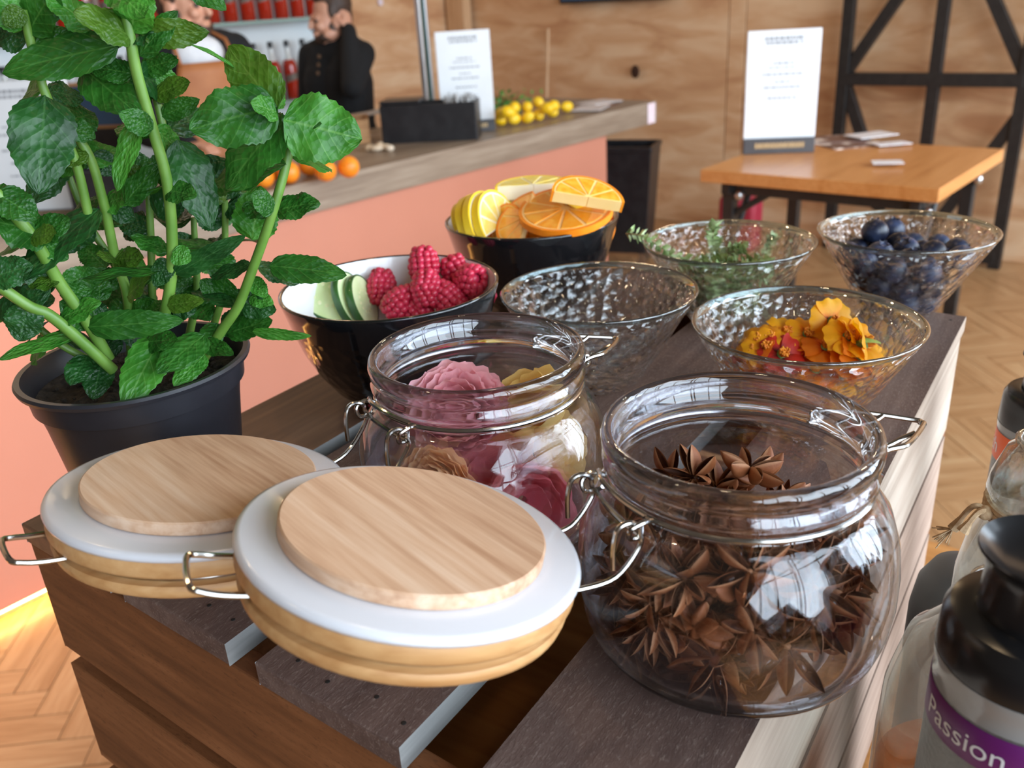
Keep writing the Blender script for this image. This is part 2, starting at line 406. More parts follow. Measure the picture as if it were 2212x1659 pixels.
m_acr = P('sign_base', (.055, .052, .055), .35, c2=(.07, .066, .07), nscale=12)
m_gold = P('gold_print', (.62, .42, .2), .5, c2=(.5, .33, .15), nscale=60)
def menu_sign(label, loc, rz, w, h, lines, tilt=0, base=.05, group=None):
    s = thing('menu_sign', label, 'sign', loc, rz, group)
    MB().box((0, .0, base/2), (w, .03, base)).build('base', m_acr, s, smooth=False, bevel=.002)
    T = Matrix.Translation((0, 0, base)) @ Matrix.Rotation(-tilt, 4, 'X')
    MB().box((0, 0, h/2), (w, .006, h), T=T).build('card', m_white, s, smooth=False, bevel=.002)
    rr = random.Random(3)
    for (zf, wf, hh) in lines:
        x = -wf*w/2; pr = MB()
        while x < wf*w/2:
            l_ = rr.uniform(.006, .02)
            pr.box((x+l_/2, -.0038, h*zf), (min(l_, wf*w/2-x), .0012, hh), T=T); x += l_+.004
        o_ = pr.build('printed_line', m_print, s, smooth=False); o_['kind'] = 'stuff'
    g_ = MB(); x = -w*.34
    while x < w*.34: g_.box((x+.005, -.0156, base*.55), (.0085, .001, base*.34)); x += .0118
    o_ = g_.build('gold_lettering', m_gold, s, smooth=False); o_['kind'] = 'stuff'
    return s
LN = [(.925, .52, .011), (.885, .48, .009), (.70, .26, .006), (.66, .4, .004), (.60, .55, .006), (.53, .2, .005), (.48, .5, .006), (.38, .38, .006), (.28, .45, .005)]
p_ = on_z(1003, 292, ZC)
menu_sign('white menu card on a dark base behind the black caddy on the bar', (p_.x+.02, p_.y+.09, ZC), math.radians(3), .235, .37, LN, math.radians(3))
p_ = on_z(105, 462, ZC)
menu_sign('white menu card standing on the bar behind the mint plant', (p_.x-.02, p_.y+.01, ZC), math.radians(-4), .33, .385, LN, math.radians(4), base=.012)

# black caddies
m_cad = P('caddy_plastic', (.012, .012, .014), .35, c2=(.02, .02, .022), nscale=20)
m_straw = P('straw_white', (.8, .8, .8), .5, c2=(.05, .05, .05), nscale=300, ndet=0, nlo=.48, nhi=.52)
def caddy(label, loc, rz, w, d, h):
    c = thing('bar_caddy', label, 'caddy', loc, rz)
    m = MB()
    vs = [(-w/2*k, -d/2*k, z) for k, z in ()]
    for (x, y, sx, sy) in ((0, -d/2, w, .006), (0, d/2, w, .006), (-w/2, 0, .006, d), (w/2, 0, .006, d)): m.box((x, y, h/2), (sx, sy, h))
    m.box((0, 0, .004), (w, d, .008)); m.box((w*.12, 0, h*.45), (.005, d, h*.9))
    m.build('tray', m_cad, c, smooth=False, bevel=.002)
    st = MB(); rr = random.Random(5)
    for k in range(46):
        x, y = rr.uniform(w*.16, w*.46), rr.uniform(-d*.42, d*.42)
        st.tube([(x, y, .01), (x+rr.uniform(-.012, .012), y+rr.uniform(-.012, .012), h+rr.uniform(.005, .03))], .0035, 6)
    o_ = st.build('straws', m_straw, c); o_['kind'] = 'stuff'
    return c
p_ = on_z(985, 303, ZC)
cd_ = caddy('black bar caddy full of striped straws in front of the menu card', (p_.x-.10, p_.y+.07, ZC), math.radians(-6), .40, .15, .155)
lid_ = MB().box((-.115, 0, .165), (.17, .16, .014)); lid_.build('flap', m_cad, cd_, smooth=False, bevel=.003)
p_ = on_z(255, 468, ZC)
caddy('black bar caddy with straws behind the mint stems', (p_.x-.02, p_.y+.06, ZC), math.radians(-4), .20, .14, .14)
# wooden box and tablet
m_boxw = wood('pine_box', [srgb(150, 104, 62), srgb(182, 136, 90), srgb(204, 160, 114)], 'X', 1, rough=.5)
p_ = on_z(850, 318, ZC)
wbx = thing('wooden_tray', 'low open wooden tray beside the black caddy on the bar', 'tray', (p_.x-.26, p_.y+.24, ZC), math.radians(8))
for (x, y, sx, sy) in ((0, -.1, .26, .012), (0, .1, .26, .012), (-.13, 0, .012, .2), (.13, 0, .012, .2)): MB().box((x, y, .05), (sx, sy, .1)).build('side_board', m_boxw, wbx, smooth=False, bevel=.001)
MB().box((0, 0, .008), (.25, .19, .012)).build('bottom_board', m_boxw, wbx, smooth=False)
p_ = on_z(215, 330, ZC)
m_screen = P('tablet_screen', (.06, .12, .22), .15, c2=(.04, .08, .15), nscale=4)
tb = thing('tablet', 'black tablet with a light frame propped on the bar behind the mint', 'tablet', (p_.x, p_.y+.05, ZC+.10), math.radians(-12))
MB().box((0, 0, .1), (.30, .012, .2)).build('frame', m_boxw, tb, smooth=False, bevel=.003)
MB().box((0, -.007, .1), (.27, .004, .17)).build('screen', m_screen, tb, smooth=False)
MB().box((0, .05, -.05), (.2, .12, .1)).build('stand', m_cad, tb, smooth=False, bevel=.004)

# fruit on the bar
m_orange = P('orange_peel', srgb(244, 132, 22), .42, c2=srgb(250, 150, 40), nscale=30, bump=.25, bscale=700, bdist=.0005, rnd=1)
m_lemon = P('lemon_peel', srgb(246, 196, 20), .4, c2=srgb(250, 208, 50), nscale=20, bump=.2, bscale=600, bdist=.0005, rnd=1)
m_navel = P('fruit_stem_end', srgb(120, 120, 50), .7, c2=srgb(90, 92, 40), nscale=90)
def fruit(name, label, cat, m, loc, r, lemon, group):
    t_ = thing(name, label, cat, loc, random.uniform(0, 6), group, rot=(random.uniform(1.0, 1.9), random.uniform(-.4, .4), random.uniform(0, 6)))
    prof = [(r*(math.sin(PI*i/16)), -r*(1.28 if lemon else .96)*math.cos(PI*i/16)) for i in range(17)]
    prof[0] = (0, prof[0][1]); prof[-1] = (0, prof[-1][1])
    if lemon: prof = prof[:-2]+[(r*.22, r*1.3), (r*.14, r*1.42), (0, r*1.45)]
    MB().lathe(prof, 24).build('peel', m, t_)
    MB().ball((0, 0, prof[0][1]), (r*.1, r*.1, r*.05), 8, 5).build('stem_end', m_navel, t_)
def relax(P_, R, it=200):
    p = np.array(P_, float)
    for _ in range(it):
        d = p[:, None]-p[None]; L = np.sqrt((d**2).sum(-1))+np.eye(len(p)); ov = np.clip(2*R-L, 0, None); np.fill_diagonal(ov, 0)
        p += (d/L[..., None]*ov[..., None]*.5).sum(1)*.5; p[:, 2] = np.maximum(p[:, 2], ZC+R)
    return p
R_ = .038; ps = []
for (x, y, dy) in ((753, 388, .03), (703, 396, .03), (660, 392, .10), (622, 400, .03), (596, 404, .10), (566, 412, .04)):
    p_ = on_z(x, y, ZC); ps.append((p_.x, p_.y+dy, ZC+R_))
for p in relax(ps, R_): fruit('orange', 'whole orange lined up along the worktop behind the mint', 'orange', m_orange, p, R_*.99, False, 'whole oranges on the bar')
R_ = .030; ps = []
for (x, y, up) in ((1082, 276, 0), (1112, 275, 0), (1140, 271, 0), (1163, 266, 0), (1193, 258, 0), (1226, 247, 0), (1086, 262, 1), (1114, 258, 1), (1142, 250, 1), (1166, 244, 2), (1200, 244, 1), (1186, 250, 1), (1100, 268, 2)):
    p_ = on_z(x, y if not up else y+22, ZC); ps.append((p_.x, p_.y+.03+.06*(up > 0), ZC+R_+(.036 if up == 1 else .052 if up == 2 else 0)))
for p in relax(ps, R_*1.08): fruit('lemon', 'whole lemon in the pile at the far end of the bar', 'lemon', m_lemon, p, R_*.86, True, 'whole lemons piled on the bar')
m_slab = wood('board_wood', [srgb(120, 84, 52), srgb(150, 108, 70), srgb(170, 126, 86)], 'X', 1)
# bunch of mint, flyers, napkins
m_herb = P('herb_green', srgb(66, 110, 40), .55, c2=srgb(96, 140, 62), nscale=30)
p_ = on_z(1095, 262, ZC)
hb = thing('herb_bunch', 'bunch of green mint lying behind the lemons on the bar', 'herbs', (p_.x, p_.y+.2, ZC))
rr = random.Random(9); lv = MB(); st = MB()
for k in range(90):
    d = Vector((rr.gauss(0, .07), rr.gauss(0, .045), abs(rr.gauss(.035, .03))+.028)); n = Vector((rr.uniform(-1, 1), rr.uniform(-1, 1), rr.uniform(.2, 1))).normalized()
    a = n.orthogonal().normalized()*rr.uniform(.014, .022); b = n.cross(a)*.62
    lv.add([d-a, d-b*.9, d+n*.004, d+b*.9, d+a], [(0, 1, 2), (0, 2, 3), (1, 4, 2), (2, 4, 3)])
for k in range(12): st.tube([(rr.gauss(0, .05), rr.gauss(0, .03), .006), (rr.gauss(0, .06), rr.gauss(0, .03), .05)], .002, 5)
o_ = lv.build('leaves', m_herb, hb); o_['kind'] = 'stuff'
st.build('stems', m_herb, hb)
m_paper = P('flyer_paper', (.70, .58, .50), .5, c2=(.16, .08, .06), nscale=14, nlo=.42, nhi=.5, rnd=1)
m_paperw = P('white_paper', (.75, .72, .72), .55, c2=(.6, .5, .55), nscale=60, nlo=.5, nhi=.7, rnd=1)
for k, (du, dv, a, m) in enumerate(((3.86, -.16, .1, m_paper), (3.98, -.24, -.2, m_paperw), (3.74, -.12, .35, m_paperw))):
    tag(MB().box((0, 0, .0015+.003*k), (.21, .15, .003)).build('flyer', m, loc=UV(du, BARV+dv, ZC), rot=(0, 0, RZ+a), smooth=False),
        ['printed brown flyer lying at the worktop end by the sticker', 'pale flyer lying at the worktop end behind the brown one', 'pale flyer lying slanted between the lemons and the worktop end'][k], 'flyer', 'flyers on the bar')
p_ = on_z(812, 330, ZC)
m_ging = P('ginger_skin', srgb(200, 170, 135), .6, c2=srgb(225, 205, 180), nscale=20)
gg = MB()
for (x, y, z, rx, ry) in ((0, 0, .014, .03, .016), (.035, .01, .014, .025, .014), (-.03, .012, .015, .022, .016), (.012, .03, .02, .016, .024), (.055, -.012, .012, .018, .011)): gg.ball((x, y, z), (rx, ry, .013), 12, 8)
tag(gg.build('ginger_root', m_ging, loc=(p_.x, p_.y+.03, ZC)), 'knobbly pale ginger root lying beside the oranges', 'ginger')

# steel upright with a rail behind the bar
p_ = on_y(922, 100, 4.6)
sv = thing('steel_upright', 'chrome double upright with a side rail standing behind the bar', 'stand', (p_.x-.02, p_.y+.12, 0), RZ)
for s_ in (-1, 1): MB().box((s_*.022, 0, 1.1), (.016, .03, 2.2)).build('rail_post', m_steel, sv, smooth=False, bevel=.002)
MB().box((0, 0, 1.3), (.028, .006, 1.7)).build('glass_edge', P('green_glass_edge', (.02, .06, .05), .15, c2=(.03, .08, .07), nscale=4), sv, smooth=False)
MB().box((-.45, 0, 1.12), (.86, .03, .02)).build('cross_rail', m_steel, sv, smooth=False, bevel=.002)
MB().box((0, 0, .01), (.14, .14, .02)).build('foot', m_steel, sv, smooth=False, bevel=.003)

# back-bar shelf with bottles
sh0, sh1 = 1.2, 4.2
shv = WL+.02
m_shelfw = P('white_shelf_back', (.86, .90, .91), .4, c2=(.83, .87, .89), nscale=3)
m_gedge = P('glass_shelf', (.30, .46, .42), .12, c2=(.34, .5, .46), nscale=3)
Ls = sh1-sh0
SHL = UV((sh0+sh1)/2, shv)
tag(MB().box((0, -.002, 1.2), (Ls, .03, 2.4)).build('shelf_back_panel', m_shelfw, loc=SHL, rot=(0, 0, RZ), smooth=False), 'white panel on the wall behind the rows of red bottles', 'panel')
for s_, lb_ in ((-1, 'white upright end panel of the bottle shelves by the tablet'), (1, 'white upright end panel of the bottle shelves by the sweater wearer')): tag(MB().box((s_*(Ls/2+.016), -.15, 1.2), (.03, .27, 2.4)).build('shelf_end_panel', m_shelfw, loc=SHL, rot=(0, 0, RZ), smooth=False), lb_, 'panel')
for z, lb_ in ((1.045, 'green edged glass shelf under the middle row of red bottles'), (1.545, 'green edged glass shelf under the upper row of red bottles')): tag(MB().box((0, -.15, z-.009), (Ls-.004, .25, .016)).build('glass_shelf', m_gedge, loc=SHL, rot=(0, 0, RZ), smooth=False), lb_, 'shelf')
tag(MB().box((0, -.15, .40), (Ls-.004, .25, .80)).build('low_cabinet', m_shelfw, loc=SHL, rot=(0, 0, RZ), smooth=False, bevel=.003), 'white low cabinet under the glass bottle shelves', 'cabinet')
m_redl = P('red_spirit', srgb(176, 44, 22), .08, c2=srgb(160, 36, 18), nscale=3, coat=.6)
m_clear = P('clear_neck', (.72, .76, .77), .1, coat=.5, c2=(.76, .8, .8), nscale=3)
m_lab = P('dark_label', (.10, .075, .06), .6, c2=(.30, .26, .22), nscale=120, nlo=.52, nhi=.6)
proto = None
for z, us in ((1.045, [1.36+.13*k for k in range(22)]), (1.545, [1.36+.13*k for k in range(22)])):
    for k, uu in enumerate(us):
        lab = 'red bottle with a black cap on the %s glass shelf of the back bar' % ('middle' if z < 1.2 else 'upper')
        grp = 'bottles on the %s back bar shelf' % ('middle' if z < 1.2 else 'upper')
        if proto is None:
            proto = thing('spirit_bottle', lab, 'bottle', UV(uu, shv+.15, z), RZ, grp)
            MB().lathe([(0, 0), (.044, 0), (.047, .006), (.047, .2), (.043, .225), (.03, .245), (0, .245)], 20).build('body', m_redl, proto)
            MB().lathe([(.029, .244), (.0165, .262), (.0155, .325)], 14).build('neck', m_clear, proto)
            MB().lathe([(.018, .325), (.018, .362), (.016, .365), (0, .365)], 14).build('cap', m_blackgloss, proto)
            MB().grid(lambda a, b: (.0477*math.cos(-1.4+2.8*b-PI/2), .0477*math.sin(-1.4+2.8*b-PI/2), .115+.045*a+.03*(b-.5)), 2, 14).build('label', m_lab, proto)
        else: dup(proto, UV(uu, shv+.15, z), (0, 0, RZ), lab, grp)

ws_ = on_plane(822, 4, AV, WL+.012)
tag(MB().lathe([(0, 0), (.026, 0), (.026, .002), (0, .0022)], 24).build('wall_sticker', m_stick, loc=ws_, rot=eul(AV)), 'small round white sticker on the plywood behind the bar', 'sticker')
# ================================================================== far side: bin, broom, screen, frame, table
bp_ = on_z(1350, 575, 0)
bn = thing('waste_bin', 'tall black waste bin standing past the end of the bar', 'bin', (bp_.x, bp_.y+.1, 0), RZ+math.radians(20))
zt = z_over(1362, 318, bp_.x, bp_.y)
m = MB(); wq = .13
o4 = [(-1, -1), (1, -1), (1, 1), (-1, 1)]
vs = [(x*.115, y*.17, .09) for x, y in o4]+[(x*.145, y*.21, zt) for x, y in o4]+[(x*.138, y*.2, zt) for x, y in o4]+[(x*.11, y*.16, .12) for x, y in o4]
fs = [(3, 2, 1, 0)]+[(a+k, a+(k+1) % 4, a+4+(k+1) % 4, a+4+k) for a in (0, 4, 8) for k in range(4)]+[(12, 13, 14, 15)]
m.add(vs, fs).build('tub', m_cad, bn, smooth=False, bevel=.004)
r4 = MB()
for (x, y, sx, sy) in ((0, -.205, .30, .02), (0, .205, .30, .02), (-.142, 0, .02, .42), (.142, 0, .02, .42)): r4.box((x, y, zt-.006), (sx, sy, .03))
r4.build('rim', m_cad, bn, smooth=False, bevel=.004)
for x, y in o4:
    MB().lathe([(0, -.012), (.03, -.012), (.03, .012), (0, .012)], 16, T=Matrix.Translation((x*.09, y*.14, .03)) @ Matrix.Rotation(PI/2, 4, 'Y')).build('caster', m_steel, bn)
    MB().box((x*.09, y*.14, .075), (.03, .03, .035)).build('caster_fork', m_steel, bn, smooth=False)
a = on_plane(1184, 62, AU, WB-.05); b = on_plane(1170, 300, AU, WB-.30); b.z = .02
bs = thing('broom', 'thin wooden broom leaning against the plywood wall', 'broom', (b.x, b.y, 0))
MB().tube([a-bs.location, b-bs.location+Vector((0, 0, .08))], .012, 10).build('handle', m_trim, bs)
MB().box((b.x-bs.location.x, 0, .05), (.28, .05, .06)).build('head', m_boxw, bs, smooth=False, bevel=.004)
MB().box((b.x-bs.location.x, 0, .012), (.27, .04, .024)).build('bristles', m_cad, bs, smooth=False)
a = on_plane(1212, 9, AU, WB-.06); b = on_plane(1445, 2, AU, WB-.06)
tv = thing('wall_screen', 'black flat screen hung high on the plywood wall', 'screen', UV(WB-.055, (a.dot(AV)+b.dot(AV))/2, a.z), RZ)
Wt = abs(a.dot(AV)-b.dot(AV))
MB().box((0, 0, .3), (.05, Wt, .6)).build('housing', m_blackgloss, tv, smooth=False, bevel=.006)
MB().box((-.027, 0, .3), (.004, Wt-.03, .56)).build('panel', m_screen, tv, smooth=False)

# black timber frame against the wall
FU = WB-.16
fr = thing('timber_frame', 'black cross braced timber frame standing at the plywood wall', 'frame', UV(FU, -1.6, 0), RZ)
def fp(px, py):
    p = on_plane(px, py, AU, FU); return Vector((0, -(p.dot(AV)+1.6), p.z))
def beam(name, a, b, w_=.064, d_=.055, off=0):
    a = Vector(a); b = Vector(b); d = b-a; L = d.length
    T = Matrix.Translation((a+b)/2+Vector((off, 0, 0))) @ Matrix.Rotation(math.atan2(d.y, d.z)*-1, 4, 'X')
    MB().box((0, 0, 0), (d_, w_, L), T=T).build(name, m_black, fr, smooth=False, bevel=.003)
yL, yM, yR = fp(1832, 60).y, fp(2034, 60).y, fp(2180, 380).y
zb = fp(2030, 172).z
for y in (yL, yM, yR): beam('post', (0, y, 0), (0, y, 2.2))
for z in (.06, zb, 2.16): beam('cross_rail', (0, yL, z), (0, yR, z), .07, .062, off=.002)
beam('brace', (0, yL, zb+.02), (0, yM, 1.86), off=.015)
beam('brace', (0, yR, zb+.02), (0, yM, 1.86), off=.015)
a = fp(1838, 182); b = fp(1872, 290)
k = (b.y-a.y)/(b.z-a.z); beam('brace', (0, yL, zb-.01), (0, yL-.32, zb-.01-.32/k), off=.015)
a = fp(2212, 235); b = fp(2055, 440)
k = (b.y-a.y)/(b.z-a.z); beam('brace', (0, yR, a.z+(yR-a.y)/k), (0, yM+.02, a.z+(yM+.02-a.y)/k), off=.015)

# folding table with its sign and flyers
m_ttop = wood('honey_table_top', [srgb(186, 118, 60), srgb(204, 138, 78), srgb(216, 152, 92)], 'X', .5, rough=.3, coat=.2, bump=.03)
ZT = 1.05
R0 = on_z(2030, 408, ZT)
tw, td = .73, .68
tt = thing('folding_table', 'honey brown folding table with black steel legs by the wall', 'table', (R0.x, R0.y, 0), RZ)
MB().box((td/2, tw/2, ZT-.02), (td, tw, .04)).build('table_top', m_ttop, tt, smooth=False, bevel=.003)
for y in (.07, tw-.07):
    for x in (.08, td-.08): MB().box((x, y, (ZT-.04)/2), (.04, .04, ZT-.04)).build('leg', m_black, tt, smooth=False, bevel=.004)
    MB().box((td/2, y, ZT-.062), (td-.08, .03, .04)).build('apron_rail', m_black, tt, smooth=False, bevel=.003)
    MB().tube([(.08, y, ZT-.30), (.24, y+(.0), ZT-.07)], .012, 8).build('strut', m_black, tt)
    MB().box((td/2, y, .2), (td-.12, .03, .03)).build('stretcher', m_black, tt, smooth=False)
for x in (.08, td-.08): MB().box((x, tw/2, ZT-.062), (.03, tw-.1, .044)).build('apron_rail', m_black, tt, smooth=False, bevel=.003)
for y in (.07, tw-.07): MB().tube([(.08, y-.0, ZT-.16), (.08, y+(.16 if y < .3 else -.16), ZT-.06)], .011, 8).build('strut', m_black, tt)
for (x, y) in ((.08, .04), (.08, tw-.11), (td-.08, .04)): MB().ball((x-.02, y, ZT-.085), (.014, .014, .018), 10, 8).build('clamp', m_steel, tt)
p_ = on_z(1680, 330, ZT)
menu_sign('bright white menu card in a dark base on the folding table', (p_.x, p_.y, ZT), math.radians(-9), .236, .345, [(a_, b_, c_) for a_, b_, c_ in LN if a_ > .35], math.radians(2), base=.05)
for k, (x, y, a, m, sx, sy, lab) in enumerate(((1835, 312, .2, m_paper, .20, .14, 'brown printed leaflet lying behind the sign on the folding table'), (1800, 303, -.1, m_paper, .21, .15, 'brown photo leaflet half under another on the folding table'),
        (1925, 315, .1, m_paperw, .12, .06, 'narrow pink and white card at the table edge near the wall'), (1916, 358, -.25, m_paperw, .09, .055, 'small printed card lying alone on the folding table'), (1880, 300, .3, m_paperw, .16, .1, 'pale leaflet lying at the far side of the folding table'))):
    p_ = on_z(x, y, ZT)
    tag(MB().box((0, 0, .0015+.0032*k), (sx, sy, .003)).build('leaflet', m, loc=(p_.x, p_.y, ZT), rot=(0, 0, a), smooth=False), lab, 'leaflet')
# red bag and pale board seen under the table
m_red = P('red_fabric', srgb(190, 60, 80), .6, c2=srgb(170, 40, 60), nscale=8)
p_ = on_z(1590, 520, 0)
bgc = UV(5.2, -2.55, 0)
bg = thing('red_bag', 'pinkish red bag on the floor behind the folding table', 'bag', bgc, RZ)
MB().box((0, 0, .17), (.14, .26, .34)).build('pouch', m_red, bg, bevel=.03)
MB().tube([(0, -.07, .33), (0, -.05, .42), (0, .05, .42), (0, .07, .33)], .01, 8).build('handle', m_red, bg)

# ================================================================== PEOPLE BEHIND THE BAR
m_skin = P('skin', srgb(214, 160, 132), .5, c2=srgb(206, 146, 118), nscale=14, sss=.05)
m_wool = P('black_wool', (.0045, .0045, .0055), .9, c2=(.007, .007, .008), nscale=80, bump=.2, bscale=300)
m_jean = P('dark_trousers', (.02, .022, .03), .8, c2=(.03, .032, .04), nscale=60)
m_hair = P('brown_hair', srgb(52, 36, 28), .6, c2=srgb(78, 56, 42), nscale=160, stretch=(1, 1, .3), bump=.4, bscale=200)
m_tee = P('white_cotton', (.75, .75, .76), .8, c2=(.68, .68, .7), nscale=40)
m_apron = P('tan_leather_apron', srgb(176, 110, 62), .6, c2=srgb(164, 98, 52), nscale=10)
m_eye = P('eye', (.05, .035, .03), .2, c2=(.08, .06, .05), nscale=50)
m_shoe = P('black_shoe', (.012, .012, .012), .4, c2=(.02, .02, .02), nscale=20)
m_button = P('horn_button', srgb(120, 92, 70), .4, c2=srgb(90, 66, 48), nscale=90)
def voxel(o, size, smooth=6):
    r = o.modifiers.new('unify', 'REMESH'); r.mode = 'VOXEL'; r.voxel_size = size; r.use_smooth_shade = True
    s = o.modifiers.new('soften', 'SMOOTH'); s.factor = .5; s.iterations = smooth
def hand(m, w, d, palm_n, r=1.0):
    """palm, four unequal bent fingers and a thumb leaving the side of the palm; w wrist, d pointing direction"""
    w = Vector(w); d = Vector(d).normalized(); n = Vector(palm_n); n = (n-d*n.dot(d)).normalized(); s = d.cross(n)
    for k in (-1.2, -.4, .4, 1.2): m.capsule(w+s*.012*k*.6, w+d*.075+s*.0155*k, .015, .013, 10)
    for k, L in ((-1.5, .062), (-.5, .074), (.5, .080), (1.5, .070)):
        a = w+d*.085+s*.0135*k; b = a+d*L*.5+n*.008; c = b+d*L*.42+n*.026
        m.capsule(a, b, .0092, .0086, 8); m.capsule(b, c, .0086, .0072, 8)
    a = w+d*.025+s*.026; b = a+s*.026+d*.03+n*.012; c = b+d*.03+n*.016+s*.004
    m.capsule(a, b, .0115, .010, 8); m.capsule(b, c, .010, .008, 8)
def person(label, loc, rz, head_rz, k, arms, apron=False):
    """arms: for each side (+1 his left, -1 his right) shoulder/elbow/wrist, hand direction and palm normal"""
    pr = thing('person', label, 'person', loc, rz)
    H = Matrix.Translation((0, 0, 1.52*k)) @ Matrix.Rotation(head_rz, 4, 'Z') @ Matrix.Translation((0, 0, -1.52*k))
    b = MB(); sc = lambda p: Vector(p)*k
    def torso(m, g):
        m.capsule(sc((-.07, 0, .98)), sc((.07, 0, .98)), .115*k+g, .115*k+g)
        for x in (-.065, .065):
            m.capsule(sc((x, 0, .98)), sc((x*1.15, .0, 1.25)), .105*k+g, .118*k+g)
            m.capsule(sc((x*1.1, .0, 1.25)), sc((x*1.6, .015, 1.375)), .115*k+g, .075*k+g)
        m.capsule(sc((-.13, .015, 1.395)), sc((.13, .015, 1.395)), .062*k+g, .062*k+g)
    def legs(m, g):
        for x in (-1, 1):
            m.capsule(sc((x*.085, 0, .93)), sc((x*.095, -.01, .50)), .092*k+g, .060*k+g)
            m.capsule(sc((x*.095, -.01, .50)), sc((x*.10, .01, .10)), .060*k+g, .042*k+g)
    def arm(m, g, A, to_wrist=True):
        s_, e_, w_ = [sc(p) for p in A[:3]]
        m.capsule(s_, e_, .056*k+g, .045*k+g); m.capsule(e_, w_, .045*k+g, .030*k+g)
    torso(b, 0); legs(b, 0)
    b.capsule(sc((0, .02, 1.38)), sc((0, -.005, 1.50)), .062*k, .056*k)
    for x in (-1, 1): b.capsule(sc((x*.10, .03, .05)), sc((x*.115, -.13, .035)), .045*k, .035*k)
    for A in arms: arm(b, 0, A); hand(b, sc(A[2]), A[3], A[4])
    h = MB(); hs = lambda p: H @ sc(p)
    def eb(p, r): h.ball((0, 0, 0), tuple(q*k for q in r), 18, 12, T=Matrix.Translation(hs(p)) @ Matrix.Rotation(head_rz, 4, 'Z'))
    eb((0, .012, 1.605), (.077, .097, .095)); eb((0, -.018, 1.545), (.066, .078, .10)); eb((0, -.062, 1.475), (.036, .034, .032))
    eb((0, -.088, 1.575), (.055, .02, .014)); eb((0, -.102, 1.545), (.0125, .018, .028)); eb((0, -.113, 1.527), (.015, .014, .012))
    eb((0, -.092, 1.497), (.025, .012, .007)); eb((0, -.090, 1.484), (.022, .012, .007))
    for x in (-1, 1):
        eb((x*.036, -.072, 1.53), (.026, .024, .022)); eb((x*.078, .01, 1.548), (.012, .022, .034)); eb((x*.062, -.02, 1.49), (.02, .045, .03))
    b.v += h.v[:]; o = len(b.v)-len(h.v); b.f += [tuple(i+o for i in f) for f in h.f]; b.m += h.m
    bo = b.build('body', m_skin, pr, angle=None); voxel(bo, .0065, 3)
    for x in (-1, 1):
        MB().ball(tuple(hs((x*.031, -.082, 1.556))), .0125*k, 12, 8).build('eye', m_eye, pr)
        MB().capsule(hs((x*.015, -.099, 1.577)), hs((x*.05, -.084, 1.58)), .006, .004, 8).build('eyebrow', m_hair, pr)
    hh = MB(); 
    def hb(p, r): hh.ball((0, 0, 0), tuple(q*k for q in r), 18, 12, T=Matrix.Translation(hs(p)) @ Matrix.Rotation(head_rz, 4, 'Z'))
    hb((0, .032, 1.635), (.084, .094, .085)); hb((0, -.03, 1.675), (.066, .06, .04)); hb((0, .062, 1.575), (.07, .06, .085))
    for x in (-1, 1): hb((x*.071, .0, 1.60), (.012, .03, .04))
    ho = hh.build('hair', m_hair, pr, angle=None); voxel(ho, .008, 3)
    bd = MB()
    def bb(p, r): bd.ball((0, 0, 0), tuple(q*k for q in r), 16, 10, T=Matrix.Translation(hs(p)) @ Matrix.Rotation(head_rz, 4, 'Z'))
    bb((0, -.066, 1.470), (.038, .036, .030)); bb((0, -.103, 1.509), (.026, .010, .006))
    for x in (-1, 1): bb((x*.045, -.04, 1.478), (.027, .05, .024)); bb((x*.066, -.008, 1.515), (.012, .026, .038))
    do = bd.build('beard', m_hair, pr, angle=None); voxel(do, .006, 3)
    sw = MB(); torso(sw, .014)
    for A in arms: arm(sw, .013, A)
    sw.capsule(sc((0, .02, 1.40)), sc((0, .012, 1.45)), .074*k, .068*k)
    so = sw.build('jacket' if apron else 'sweater', m_wool, pr, angle=None); voxel(so, .010, 6)
    tr = MB(); legs(tr, .014); tr.capsule(sc((-.07, 0, .955)), sc((.07, 0, .955)), .125*k, .125*k)
    to = tr.build('trousers', m_jean, pr, angle=None); voxel(to, .012, 4)
    for x in (-1, 1):
        s_ = MB(); s_.capsule(sc((x*.10, .03, .055)), sc((x*.115, -.13, .045)), .058*k, .048*k)
        s_.v = [(x_, y_, max(z_, 0)) for x_, y_, z_ in s_.v]; s_.build('shoe', m_shoe, pr)
    if apron:
        def ap(u_, v_):
            z = .62+.735*u_; half = (.19 if u_ < .62 else .19-(u_-.62)*.2)
            x = (v_-.5)*2*half; y = -.145-.012*u_+(.06*(x/.19)**2)-(.0 if u_ < .5 else 0)
            return sc((x, y, z))
        g = MB().grid(ap, 16, 12); ao = g.build('apron', m_apron, pr); sd = ao.modifiers.new('thick', 'SOLIDIFY'); sd.thickness = .004
        for x in (-1, 1): MB().tube([sc((x*.11, -.15, 1.35)), sc((x*.105, -.095, 1.43)), sc((x*.07, .03, 1.475)), sc((0, .085, 1.47))], .008, 8).build('apron_strap', m_apron, pr)
        te = MB().ball((0, 0, 0), (.105*k, .062*k, .07*k), 18, 12, T=Matrix.Translation(sc((0, -.060, 1.385))))
        te.ball((0, 0, 0), (.078*k, .075*k, .03*k), 18, 10, T=Matrix.Translation(sc((0, .0, 1.445))))
        te.build('t_shirt', m_tee, pr)
    else:
        for q, (x, z) in enumerate(((.0, 1.385), (.004, 1.345), (.008, 1.305))):
            MB().lathe([(0, 0), (.011, 0), (.010, .004), (0, .005)], 12, T=Matrix.Translation(sc((x, -.125-.018*q, z))) @ Matrix.Rotation(PI/2, 4, 'X')).build('button', m_button, pr)
    return pr
p_ = on_y(716, 60, 5.0)
